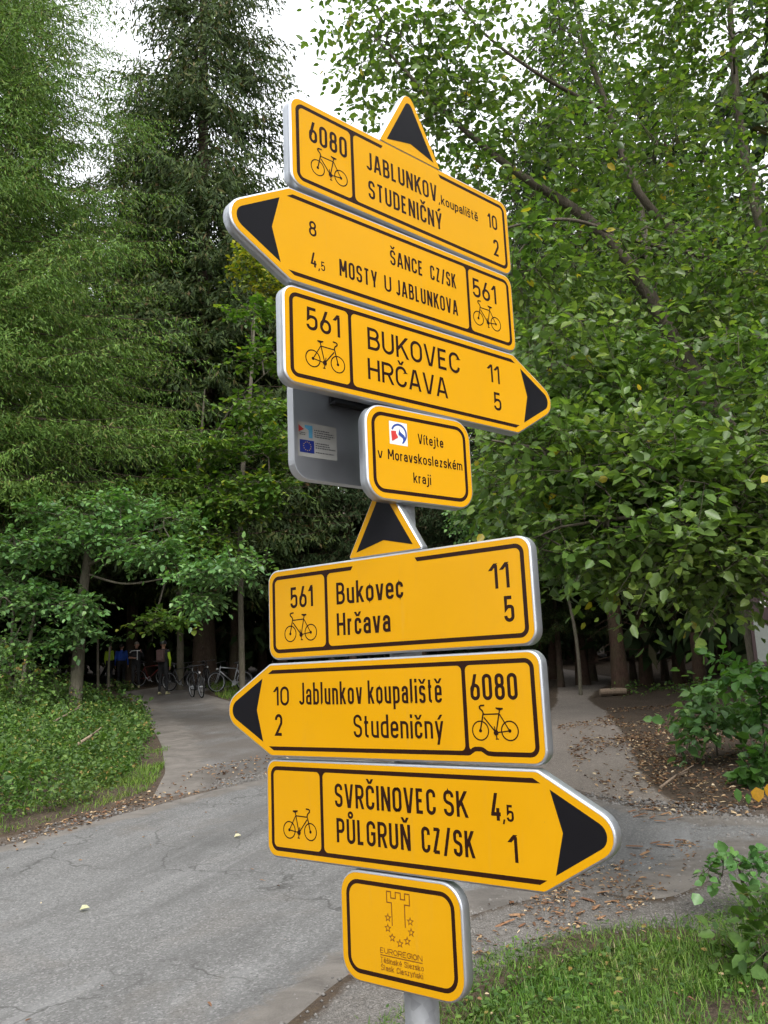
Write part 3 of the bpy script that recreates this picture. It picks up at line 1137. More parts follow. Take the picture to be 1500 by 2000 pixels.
    # E
    r, f = sign('direction_sign', 'yellow sign under a triangle, reading Bukovec 11 and Hrčava 5 in small letters', 'sign', G2, R(-36.9), .037, H - 1, rect_outline(-298, 297, H - 1, 22), 22)
    rect_print(f, -298, 297, H - 1, (-80, 74), div=-298 + 142 + 12)
    pointer(r, -2, H + 6, 84, 143, 15, 0.004)
    text(f, [('561', -239, -178, 96, 42), ('Bukovec', -118, 41, 94, 42), ('Hrčava', -119, 9, 35, 43), ('11', 220, 258, 92, 43), ('5', 244, 263, 36, 43)])
    bike(f, -213, -4, True)
    # F
    r, f = sign('direction_sign', 'yellow arrow sign pointing left, reading Jablunkov koupaliště and Studeničný', 'sign', G2, R(-36.3), -.151, H, arrow_outline(298, H, False), 22)
    arrow_print(f, 298, H, False, wavy=True)
    text(f, [('10', -288, -246, 95, 37), ('2', -285, -265, 37, 42), ('Jablunkov', -219, -63, 96, 42, dict(w=5.0, gap=4.4)), ('koupaliště', -50, 111, 96, 42, dict(w=5.0, gap=4.4)), ('Studeničný', -86, 111, 36, 41, dict(w=5.0, gap=4.4)), ('6080', 168, 257, 99, 43)])
    bike(f, 211, 0, True)
    # G
    r, f = sign('direction_sign', 'lowest yellow arrow sign, pointing right, reading SVRČINOVEC SK and PŮLGRUŇ CZ/SK', 'sign', G2, R(-37.3), -.339, H + 2, arrow_outline(-312, H + 2, True), 22)
    arrow_print(f, -312, H + 2, True)
    text(f, [('SVRČINOVEC', -137, 89, 99, 42), ('SK', 105, 153, 99, 42), ('PŮLGRUŇ', -135, 33, 37, 43), ('CZ/SK', 56, 162, 37, 42), ('4', 195, 216, 98, 43), (',', 219, 223, 98, 26), ('5', 225, 238, 98, 26, dict(w=4)), ('1', 225, 241, 37, 42)])
    bike(f, -228, 0, False)
    # H
    r, f = sign('region_sign', 'small bottom yellow sign with a tower, a ring of stars and EUROREGION lettering', 'sign', None, R(-37.7), -.527, H + 4, rect_outline(-128, 128, H + 4, 38), 38)
    rect_print(f, -128, 128, H + 4, None, r=24, inset=15, w=7.4)
    q = Ink()
    q.line([(-14, 99), (-14, 136), (-24, 136), (-24, 154), (-15, 154), (-15, 144), (-5, 144), (-5, 154), (6, 154), (6, 144), (15, 144), (15, 154), (25, 154), (25, 136), (14, 136), (14, 100)], 2.0)
    q.build('tower_emblem', 'print_line', f)
    for x, y in ((-23, 111), (-24, 94), (-15, 80), (1, 73), (17, 79), (26, 94), (25, 111)):
        q = Ink()
        pts = [(x + (6.2 if k % 2 == 0 else 2.7) * math.sin(k * math.pi / 5), y + (6.2 if k % 2 == 0 else 2.7) * math.cos(k * math.pi / 5)) for k in range(10)]
        q.line(pts, 1.5, True)
        q.build('star', 'print_line', f)
    q = Ink()
    q.line([(-43, 49), (47, 49)], 1.6)
    q.build('rule', 'print_line', f)
    # seriffed small lines: thin and thick strokes with feet
    for s, a, b, v, h in (('EUROREGION', -43, 47, 52, 9), ('Těšínské Slezsko', -43, 49, 37, 9), ('Śląsk Cieszyński', -42, 47, 25, 9)):
        q = Ink()
        write(q, s, a, b, v, h, w=1.25, gap=1.1)
        n_up = len(s)
        for i in range(n_up):
            if s[i] != ' ' and i % 2 == 0:
                x = a + (b - a) * (i + .15) / n_up
                q.poly([(x - .8, v - .3), (x + 1.8, v - .3), (x + 1.8, v + .3), (x - .8, v + .3)])
        q.build('lettering', 'print_line', f)


build_signs()

# ------------------------------------------------------------------ ground, road, paths


def _sp(x, k=1.5):
    x = np.asarray(x, float)
    return np.where(x / k > 30, x, k * np.log1p(np.exp(np.clip(x / k, -50, 30))))


def _ss(a, b, x):
    t = np.clip((np.asarray(x, float) - a) / (b - a), 0, 1)
    return t * t * (3 - 2 * t)


def edge_left(y):      # x of the left bank's foot at depth y
    return np.interp(y, [0, 6, 8.1, 9.5, 10.3, 11.8, 13.7, 16.4, 20, 25, 31, 60], [-6.5, -5.2, -4.2, -3.6, -3.35, -3.5, -3.9, -4.5, -5.6, -7.4, -9.8, -19])


def edge_right(y):
    return np.interp(y, [0, 5, 7, 8.2, 9, 11, 14, 18, 24, 60], [9, 7, 5.0, 3.6, 3.0, 3.3, 4.0, 5.0, 7, 20])


def ground_z(x, y):
    x = np.asarray(x, float)
    y = np.asarray(y, float)
    z = 0.050 * _sp(y - 6)
    z = np.where(y > 48, z + 0.32 * (y - 48), z)
    z = z + 0.40 * _ss(0, 4.5, edge_left(y) - x) + 0.75 * _ss(0.2, 5, x - edge_right(y))
    return z


def GZ(x, y):
    return float(ground_z(x, y))


def at(px, py):
    """where the sight line through a point of the photograph meets the ground"""
    d = ray(px, py)
    lo, hi = 0.5, 90.0
    f = lambda Y: CAM_H + d[2] * Y - GZ(d[0] * Y, Y)
    for _ in range(50):
        m = (lo + hi) / 2
        if f(m) > 0:
            lo = m
        else:
            hi = m
    return np.array([d[0] * lo, lo, GZ(d[0] * lo, lo)])


def grid_mesh(name, xs, ys, mat, dz=0.0, bump=None):
    X, Y = np.meshgrid(xs, ys)
    Z = ground_z(X, Y) + dz
    if bump is not None:
        Z = Z + bump(X, Y)
    nx, ny = len(xs), len(ys)
    V = np.stack([X, Y, Z], -1).reshape(-1, 3)
    i = np.arange(nx - 1)
    j = np.arange(ny - 1)
    I, J = np.meshgrid(i, j)
    a = (J * nx + I).ravel()
    F = np.stack([a, a + 1, a + nx + 1, a + nx], -1)
    return np_mesh(name, V, F, mat, True)


def resample(P, n):
    P = np.array(P, float)
    d = np.r_[0, np.cumsum(np.linalg.norm(np.diff(P, axis=0), axis=1))]
    # smooth: cubic-ish by double interpolation
    t = np.linspace(0, d[-1], n)
    out = np.stack([np.interp(t, d, P[:, k]) for k in range(2)], -1)
    for _ in range(max(1, n // 25)):
        out[1:-1] = (out[:-2] + 2 * out[1:-1] + out[2:]) / 4
    return out


def wobble(n, rng, amp, k=6):
    w = np.zeros(n)
    for o in range(4):
        m = k * 2 ** o
        w += np.interp(np.linspace(0, m, n), np.arange(m + 1), rng.normal(0, amp / (o + 1), m + 1))
    return w


def strip(name, A, B, mat, dz, n=160, m=30, amp=0.04, seed=0):
    """a sheet between two edge lines (x, y), laid dz above the ground"""
    rng = np.random.default_rng(seed)
    A, B = resample(A, n), resample(B, n)
    A[:, 1] += wobble(n, rng, amp)
    B[:, 1] += wobble(n, rng, amp)
    A[:, 0] += wobble(n, rng, amp * .5)
    B[:, 0] += wobble(n, rng, amp * .5)
    t = np.linspace(0, 1, m)[None, :, None]
    P = A[:, None] * (1 - t) + B[:, None] * t
    # the sheet thins out to the ground at its edges
    e = np.minimum(np.linspace(0, 1, m), np.linspace(1, 0, m))
    lift = dz * np.clip(e * m / 1.5, 0.25, 1)
    Z = ground_z(P[..., 0], P[..., 1]) + lift[None, :]
    dist = np.minimum(np.linalg.norm(P - A[:, None], axis=2), np.linalg.norm(P - B[:, None], axis=2))
    V = np.concatenate([P, Z[..., None]], -1).reshape(-1, 3)
    a = (np.arange(n - 1)[:, None] * m + np.arange(m - 1)[None]).ravel()
    F = np.stack([a, a + m, a + m + 1, a + 1], -1)
    me = np_mesh(name, V, F, mat, True)
    me.attributes.new('edge', 'FLOAT', 'POINT').data.foreach_set('value', dist.astype(np.float32).ravel())
    bm = bmesh.new()
    bm.from_mesh(me)
    bmesh.ops.recalc_face_normals(bm, faces=bm.faces)
    if sum(f.normal.z for f in bm.faces) < 0:
        bmesh.ops.reverse_faces(bm, faces=bm.faces)
    bm.to_mesh(me)
    bm.free()
    o = mesh_obj(name, me)
    o['kind'] = 'structure'
    return o


def px_line(pts):
    return [tuple(at(*p)[:2]) for p in pts]


# areas of the ground as lines in the world (x, y)
ROAD_FAR = [(-16, 4.5), (-8, 6.4)] + px_line([(0, 1655), (230, 1590), (400, 1545), (540, 1512), (700, 1490), (900, 1500), (1080, 1535), (1250, 1585), (1500, 1600)]) + [(8, 9.0), (16, 9.6)]
ROAD_NEAR = [(-16, -1.5), (-8, -.5), (-3.5, 0.2), (-1.7, 2.2)] + px_line([(520, 2080), (620, 1985), (730, 1900), (860, 1835), (1020, 1775), (1180, 1755), (1300, 1790), (1420, 1720), (1500, 1690)]) + [(8, 7.2), (16, 7.6)]
PATH_L = px_line([(300, 1562), (325, 1512), (316, 1462), (292, 1412), (262, 1377), (238, 1352)]) + [(-9.0, 33), (-11, 42)]
PATH_R = px_line([(760, 1490), (640, 1440), (560, 1405), (480, 1382), (420, 1362), (385, 1352)]) + [(-5.0, 33), (-6.5, 42)]
TRACK_L = px_line([(760, 1500), (960, 1450), (1040, 1410), (1065, 1380), (1072, 1366)]) + [(5.2, 27), (4, 40)]
TRACK_R = px_line([(1430, 1598), (1310, 1550), (1262, 1485), (1212, 1412), (1165, 1366)]) + [(7.4, 27), (6.6, 40)]


def inside(poly, x, y):
    poly = np.asarray(poly)
    x = np.asarray(x, float)
    y = np.asarray(y, float)
    c = np.zeros(x.shape, bool)
    j = len(poly) - 1
    for i in range(len(poly)):
        xi, yi = poly[i]
        xj, yj = poly[j]
        hit = ((yi > y) != (yj > y)) & (x < (xj - xi) * (y - yi) / (yj - yi + 1e-12) + xi)
        c ^= hit
        j = i
    return c


ROAD_POLY = ROAD_FAR + ROAD_NEAR[::-1]
PATH_POLY = PATH_L + PATH_R[::-1]
TRACK_POLY = TRACK_L + TRACK_R[::-1]


def build_ground():
    rng = np.random.default_rng(1)
    xs = np.unique(np.round(np.r_[np.linspace(-60, -12, 30), np.arange(-12, 12.01, 0.2), np.linspace(12, 60, 30)], 3))
    ys = np.unique(np.round(np.r_[np.linspace(-30, -1, 15), np.arange(-1, 32, 0.2), np.linspace(32, 110, 40)], 3))
    ph = rng.uniform(0, 6.28, (14, 2))
    kk = rng.uniform(0.6, 5.5, 14)
    th = rng.uniform(0, 6.28, 14)

    def bump(X, Y):
        n = sum(np.sin(k * (X * math.cos(t) + Y * math.sin(t)) + p[0]) for k, t, p in zip(kk, th, ph)) / 14
        hard = inside(ROAD_POLY, X, Y) | inside(PATH_POLY, X, Y) | inside(TRACK_POLY, X, Y)
        open_ = (X > edge_left(Y) + .05) & (X < edge_right(Y) + .3) & (Y < 16)
        return np.where(hard, -0.010, np.where(open_, 0.02 * n - 0.024, 0.06 * n - 0.012))
    o = mesh_obj('ground', grid_mesh('ground', xs, ys, 'forest_floor', 0, bump))
    o['kind'] = 'structure'
    strip('dirt_track', TRACK_L, TRACK_R, 'dirt', 0.010, 220, 24, 0.13, 5)
    strip('path', PATH_L, PATH_R, 'path_asphalt', 0.014, 120, 24, 0.04, 4)
    # bare gravelly shoulders on both sides of the asphalt
    far = np.array(ROAD_FAR)
    near = np.array(ROAD_NEAR)
    strip('gravel_shoulder', [(x, y - .5) for x, y in far], [(x - .05, y + .55) for x, y in far], 'shoulder_dirt', 0.012, 200, 8, 0.07, 8)
    g_in = [(x, y + .45) for x, y in near[3:]]
    g_out = [(x + .35, y - .75) for x, y in near[3:]]
    strip('gravel_verge', g_in, g_out, 'gravel_dirt', 0.015, 200, 10, 0.05, 9)
    strip('road', ROAD_FAR, ROAD_NEAR, 'asphalt', 0.020, 420, 60, 0.06, 3)


build_ground()

# ------------------------------------------------------------------ trees and plants


def unit(a):
    return a / np.maximum(np.linalg.norm(a, axis=-1, keepdims=True), 1e-9)


class Leaves:
    """leaf faces gathered in arrays: six-cornered folded leaves, or four-cornered needle twigs"""

    def __init__(self):
        self.v, self.q, self.nv = [], [], 0

    def leaves(self, base, d, n, L, wd, fold=0.12, droop=0.15):
        d = unit(d)
        s = unit(np.cross(d, n))
        n = np.cross(s, d)
        L = np.asarray(L)[:, None]
        wd = np.asarray(wd)[:, None]
        f = n * wd * fold
        P = np.stack([base, base + d * L * .28 + s * wd * .5 + f, base + d * L * .68 + s * wd * .42 + f * .8 - n * L * droop * .4, base + d * L - n * L * droop,
                      base + d * L * .68 - s * wd * .42 + f * .8 - n * L * droop * .4, base + d * L * .28 - s * wd * .5 + f], 1)
        k = np.arange(len(base))[:, None] * 6 + self.nv
        self.v.append(P.reshape(-1, 3))
        self.q.append(np.concatenate([k + [0, 1, 2, 3], k + [0, 3, 4, 5]]))
        self.nv += len(base) * 6
        return P

    def blades(self, base, d, n, L, wd, droop):
        d = unit(d)
        s = unit(np.cross(d, n))
        L = np.asarray(L)[:, None]
        wd = np.asarray(wd)[:, None] * .5
        dn = np.array([0, 0, -1.]) * L * np.asarray(droop)[:, None]
        h = np.c_[d[:, :2], np.zeros(len(d))] * L * np.asarray(droop)[:, None] * 1.2
        m = base + d * L * .55 + (dn + h) * .2
        t = base + d * L + dn + h
        P = np.stack([base - s * wd, base + s * wd, m + s * wd * .8, m - s * wd * .8, t + s * wd * .08, t - s * wd * .08], 1)
        k = np.arange(len(base))[:, None] * 6 + self.nv
        self.v.append(P.reshape(-1, 3))
        self.q.append(np.concatenate([k + [0, 1, 2, 3], k + [3, 2, 4, 5]]))
        self.nv += len(base) * 6

    def twigs(self, base, d, s, L, wd):
        d, s = unit(d), unit(s)
        L = np.asarray(L)[:, None]
        wd = np.asarray(wd)[:, None]
        P = np.stack([base, base + d * L * .4 + s * wd * .5, base + d * L, base + d * L * .4 - s * wd * .5], 1)
        k = np.arange(len(base))[:, None] * 4 + self.nv
        self.v.append(P.reshape(-1, 3))
        self.q.append(k + [0, 1, 2, 3])
        self.nv += len(base) * 4

    def mesh(self, name, mat):
        return np_mesh(name, np.concatenate(self.v), np.concatenate(self.q), mat)


class Tubes:
    def __init__(self):
        self.v, self.q, self.nv = [], [], 0

    def seg(self, A, B, ra, rb, n=4):
        A, B = np.atleast_2d(A), np.atleast_2d(B)
        ra, rb = np.broadcast_to(ra, (len(A),)), np.broadcast_to(rb, (len(A),))
        d = unit(B - A)
        u = np.where(np.abs(d[:, 2:3]) < .9, [[0, 0, 1.]], [[1., 0, 0]])
        x = unit(np.cross(d, u))
        y = np.cross(d, x)
        a = 2 * np.pi * np.arange(n) / n
        off = x[:, None] * np.cos(a)[None, :, None] + y[:, None] * np.sin(a)[None, :, None]
        P = np.concatenate([A[:, None] + off * ra[:, None, None], B[:, None] + off * rb[:, None, None]], 1)
        k = np.arange(len(A))[:, None] * 2 * n + self.nv
        self.v.append(P.reshape(-1, 3))
        for i in range(n):
            j = (i + 1) % n
            self.q.append(k + [i, j, n + j, n + i])
        self.nv += len(A) * 2 * n

    def path(self, pts, rad, n=8):
        pts = np.asarray(pts, float)
        rad = np.broadcast_to(rad, (len(pts),)).astype(float)
        m = len(pts)
        tg = np.gradient(pts, axis=0)
        d = unit(tg)
        u = np.where(np.abs(d[:, 2:3]) < .85, [[0, 0, 1.]], [[1., 0, 0]])
        x = unit(np.cross(d, u))
        for i in range(1, m):          # keep the frame from flipping
            x[i] = x[i - 1] - d[i] * np.dot(x[i - 1], d[i])
            x[i] /= max(np.linalg.norm(x[i]), 1e-9)
        y = np.cross(d, x)
        a = 2 * np.pi * np.arange(n) / n
        P = pts[:, None] + (x[:, None] * np.cos(a)[None, :, None] + y[:, None] * np.sin(a)[None, :, None]) * rad[:, None, None]
        self.v.append(P.reshape(-1, 3))
        k = (np.arange(m - 1) * n)[:, None] + self.nv
        for i in range(n):
            j = (i + 1) % n
            self.q.append(k + [i, j, n + j, n + i])
        self.nv += m * n

    def mesh(self, name, mat):
        return np_mesh(name, np.concatenate(self.v), np.concatenate(self.q), mat, True)


def smooth_path(P, n):
    P = np.asarray(P, float)
    t = np.linspace(0, len(P) - 1, n)
    i = np.clip(t.astype(int), 0, len(P) - 2)
    f = (t - i)[:, None]
    p0, p1, p2, p3 = P[np.maximum(i - 1, 0)], P[i], P[i + 1], P[np.minimum(i + 2, len(P) - 1)]
    return .5 * ((2 * p1) + (-p0 + p2) * f + (2 * p0 - 5 * p1 + 4 * p2 - p3) * f ** 2 + (-p0 + 3 * p1 - 3 * p2 + p3) * f ** 3)


def spruce_arrays(seed, H, z0, Rm, dz=.4, nb=6, step=.13, tstep=.055, tl=.10, tw=.016, zmax=None, droop=.38, hang=.55, dead=0.0, bl_k=.30, az=None, power=.75):
    """trunk, branches and hanging needle twigs of one spruce standing at the origin"""
    rng = np.random.default_rng(seed)
    tr, br, lv = Tubes(), Tubes(), Leaves()
    r0 = H * .0085
    zz = np.linspace(-.4, H, 14)
    wob = np.cumsum(rng.normal(0, .012, (14, 2)), 0)
    tr.path(np.c_[wob, zz], r0 * (1 - np.clip(zz / H, 0, 1)) ** .8 + .012 + r0 * .5 * np.exp(-np.maximum(zz, 0) / .35), 10)
    z = z0
    while z < (zmax or H - .3):
        for k in range(nb):
            zb = z + rng.uniform(-.18, .18)
            a = rng.uniform(0, 2 * np.pi)
            if az is not None and np.cos(a - az) < -.25 and rng.random() < .8:
                continue
            frac = np.clip((H - zb) / (H - z0), 0, 1)
            L = Rm * frac ** power * rng.uniform(.72, 1.12) + .25
            o = np.array([np.cos(a), np.sin(a), 0])
            side = np.array([-np.sin(a), np.cos(a), 0])
            m = max(6, int(L / .22))
            t = np.linspace(0, 1, m)
            dr = droop * rng.uniform(.7, 1.3)
            bend = rng.normal(0, .12)
            P = o * (L * t)[:, None] + side * (L * bend * t ** 2)[:, None]
            P[:, 2] = zb + L * (-dr * t + .45 * dr * t ** 3 + rng.uniform(-.02, .1) * t * (1 - t))
            br.path(P, np.linspace(.006 + L * .0035, .003, m), 4)
            if frac > .93 and rng.random() < dead:
                continue
            nbl = max(3, int(L / step))
            tb = np.repeat((np.arange(nbl) + rng.uniform(.2, .8, nbl)) / nbl, 2)
            tb = .12 + .88 * tb
            sg = np.tile([1., -1.], nbl)
            base = np.stack([np.interp(tb, t, P[:, c]) for c in range(3)], -1)
            bl = (L * bl_k * (1.05 - tb) ** .65 + .10) * rng.uniform(.6, 1.2, len(tb))
            bd = unit(o * .75 + side * (sg * .75)[:, None] + np.array([0, 0, -1]) * rng.uniform(.1, hang, len(tb))[:, None] + rng.normal(0, .12, (len(tb), 3)))
            nt = np.maximum(2, (bl / tstep).astype(int))
            idx = np.repeat(np.arange(len(tb)), nt)
            w = np.concatenate([np.linspace(.08, 1, q) for q in nt])
            sagz = -(w ** 1.6) * bl[idx] * .35
            pb = base[idx] + bd[idx] * (w * bl[idx])[:, None]
            pb[:, 2] += sagz
            N = len(idx)
            alt = rng.choice([-1., 1.], N)
            lat = unit(np.cross(bd[idx], [0, 0, 1.]))
            td = bd[idx] * .55 + lat * (alt * rng.uniform(.2, .95, N))[:, None] + np.array([0, 0, -1]) * rng.uniform(.0, 1.3, N)[:, None] + rng.normal(0, .32, (N, 3))
            sd = np.cross(td, rng.normal(0, 1, (N, 3)) + [0, 0, .8])
            lv.twigs(pb, td, sd, tl * rng.uniform(.6, 1.35, N), tw * rng.uniform(.7, 1.3, N))
        z += dz * rng.uniform(.8, 1.2)
    if dead:      # bare dead branches on the lower stem
        for _ in range(int(dead * 60)):
            zb = rng.uniform(1.0, z0 + 1.5)
            a = rng.uniform(0, 2 * np.pi)
            L = rng.uniform(.4, 1.5)
            o = np.array([np.cos(a), np.sin(a), -rng.uniform(0, .35)])
            p0 = np.array([0, 0, zb])
            br.path([p0, p0 + o * L * .5, p0 + o * L + [0, 0, -.08 * L]], [.012, .007, .003], 4)
    return tr, br, lv


class SpruceKind:
    def __init__(self, needle, bark='spruce_bark', **kw):
        tr, br, lv = spruce_arrays(**kw)
        self.tr, self.br, self.lv = tr.mesh('trunk', bark), br.mesh('branches', bark), lv.mesh('crown', needle)

    def put(self, x, y, rz, sc, label, group=None, name='spruce_tree', sz=1.0):
        r = empty(name, (x, y, GZ(x, y) - .05), rz, label, 'tree', group)
        r.scale = (sc, sc, sc * sz)
        mesh_obj('trunk', self.tr, r)
        b = mesh_obj('branches', self.br, r)
        b['kind'] = 'stuff'
        c = mesh_obj('crown', self.lv, r)
        c['kind'] = 'stuff'
        return r


def grow(points, limbs, rng, twig_r=.0022, max_step=.45):
    """attach every spray point to the nearest wood already there; thickness follows what hangs on it"""
    nodes = [np.asarray(l[0], float) for l in limbs]
    rad = [np.asarray(l[1], float) for l in limbs]
    N = np.concatenate(nodes)
    fixed = np.concatenate(rad)
    parent = [-1] * len(N)
    cnt = [0.] * len(N)
    D = np.min(np.linalg.norm(points[:, None, :] - N[None, :: max(1, len(N) // 200)], axis=2), axis=1)
    order = np.argsort(D)
    cap = len(N) + len(points) * 8
    A = np.zeros((cap, 3))
    A[:len(N)] = N
    m = len(N)
    n_fixed = m
    dirs = np.zeros_like(points)
    for i in order:
        p = points[i]
        d2 = ((A[:m] - p) ** 2).sum(1)
        j = int(np.argmin(d2))
        dist = math.sqrt(d2[j])
        ns = max(1, min(7, int(math.ceil(dist / max_step))))
        q0 = A[j].copy()
        sag = rng.normal(0, .06 * dist, 3)
        k = j
        for s_ in range(1, ns + 1):
            t = s_ / ns
            A[m] = q0 * (1 - t) + p * t + sag * math.sin(math.pi * t) * (1 if ns > 1 else 0)
            parent.append(k)
            cnt.append(0.)
            k = m
            m += 1
        v = A[k] - A[parent[k]]
        dirs[i] = v
    # count tips down the tree
    cnt = np.array(cnt)
    for k in range(m - 1, n_fixed - 1, -1):
        cnt[k] += .35 if cnt[k] == 0 else 0
        cnt[parent[k]] += cnt[k]
    tb = Tubes()
    ks = np.arange(n_fixed, m)
    pr = np.array(parent)[ks]
    rk = twig_r * np.sqrt(np.maximum(cnt[ks], .35) / .35)
    rp = np.where(pr < n_fixed, rk * 1.15, twig_r * np.sqrt(np.maximum(cnt[pr], .35) / .35))
    rp = np.minimum(rp, rk * 1.6)
    tb.seg(A[pr], A[ks], rp, rk, 4)
    for l in limbs:
        if len(l) > 2 and l[2]:
            tb.path(l[0], l[1], 10)
    return tb, dirs


def spray_leaves(lv, pts, dirs, rng, n=9, tl=.30, L=.075, wd=.045, tilt=.5, out=None, spread=.9, petiole=.02):
    """leafy twig ends: leaves in two rows, more or less level"""
    M = len(pts)
    ax = unit(unit(dirs + 1e-6) * .55 + rng.normal(0, .55, (M, 3)) * [1, 1, .45] + (0 if out is None else out))
    up = unit(np.array([0, 0, 1.]) + rng.normal(0, tilt * .6, (M, 3)))
    sd = unit(np.cross(ax, up))
    idx = np.repeat(np.arange(M), n)
    t = np.tile(np.linspace(0.0, 1, n), M) + rng.normal(0, .04, M * n)
    sg = np.tile(np.where(np.arange(n) % 2 == 0, 1., -1.), M)
    ln = tl * rng.uniform(.6, 1.3, M)
    b = pts[idx] + ax[idx] * (t * ln[idx])[:, None] + sd[idx] * (sg * petiole)[:, None]
    b[:, 2] -= (t ** 2) * ln[idx] * .18
    last = (np.arange(M * n) % n) == n - 1
    dd = ax[idx] * np.where(last, 1., .45)[:, None] + sd[idx] * (sg * spread * np.where(last, .1, 1.))[:, None] + rng.normal(0, .28, (M * n, 3)) + [0, 0, -.12]
    nn = up[idx] + rng.normal(0, tilt, (M * n, 3))
    sc = rng.uniform(.42, 1.28, M * n)
    return lv.leaves(b, dd, nn, L * sc, wd * sc * rng.uniform(.85, 1.15, M * n)), ax, ln


def blob_points(blobs, rng):
    """points in ellipsoids (centre, radii, number), denser towards the skin"""
    out = []
    for c, r, n in blobs:
        d = unit(rng.normal(0, 1, (n, 3)))
        q = rng.uniform(0.08, 1, n) ** (1 / 2.4)
        out.append(np.asarray(c) + d * q[:, None] * np.asarray(r))
    return np.concatenate(out)


def broadleaf(name, label, cat, base, limbs, blobs, leaf, bark, seed, n=9, tl=.3, L=.075, wd=.045, tilt=.5, group=None, twig_r=.0022, zmin=.1, own=0, own_sel=None, keep=None):
    rng = np.random.default_rng(seed)
    pts = blob_points(blobs, rng)
    pts = pts[pts[:, 2] > ground_z(pts[:, 0], pts[:, 1]) + zmin]
    if keep is not None:
        pts = pts[keep(pts)]
    org = np.array(base, float)
    lim = [(smooth_path(np.asarray(p) - org, max(8, len(p) * 6)), np.interp(np.linspace(0, 1, max(8, len(p) * 6)), np.linspace(0, 1, len(r)), r), i > 0) for i, (p, r) in enumerate(limbs)]
    P = pts - org
    tb, dirs = grow(P, lim, rng, twig_r)
    root = empty(name, tuple(org), 0, label, cat, group)
    tk = Tubes()
    tk.path(lim[0][0], lim[0][1], 12)
    mesh_obj('trunk', tk.mesh('trunk', bark), root)
    lv = Leaves()
    LP, ax, ln = spray_leaves(lv, P, dirs, rng, n, tl, L, wd, tilt)
    tb.seg(P, P + ax * ln[:, None] * .95 - [0, 0, 1] * ln[:, None] * .12, twig_r, twig_r * .5, 3)
    b = mesh_obj('branches', tb.mesh('branches', bark), root)
    b['kind'] = 'stuff'
    if own:       # the leaves that show largest are parts of their own
        V = np.concatenate(lv.v).reshape(-1, 6, 3)
        ctr = V.mean(1) + org
        score = own_sel(ctr, V)
        pick = np.argsort(-score)[:own]
        mask = np.ones(len(V), bool)
        mask[pick] = False
        rest = V[mask].reshape(-1, 3)
        k = np.arange(mask.sum())[:, None] * 6
        me = np_mesh('crown', rest, np.concatenate([k + [0, 1, 2, 3], k + [0, 3, 4, 5]]), leaf)
        for i in pick:
            c = V[i].mean(0)
            lo = mesh_obj('leaf', np_mesh('leaf', V[i] - c, np.array([[0, 1, 2, 3], [0, 3, 4, 5]]), leaf), root)
            lo.location = c
    else:
        me = lv.mesh('crown', leaf)
    c = mesh_obj('crown', me, root)
    c['kind'] = 'stuff'
    return root


def proj(P):
    """photograph coordinates of world points"""
    P = np.asarray(P, float)
    x, y, z = P[..., 0], P[..., 1], P[..., 2] - CAM_H
    d = y * _c + z * _s
    v = -y * _s + z * _c
    return 750 + F_PX * (x * _cr - v * _sr) / d, 1000 - F_PX * (x * _sr + v * _cr) / d, d


def B(px, py, Y, rx, ry, rz, n):
    return (W(px, py, Y), (rx, ry, rz), n)


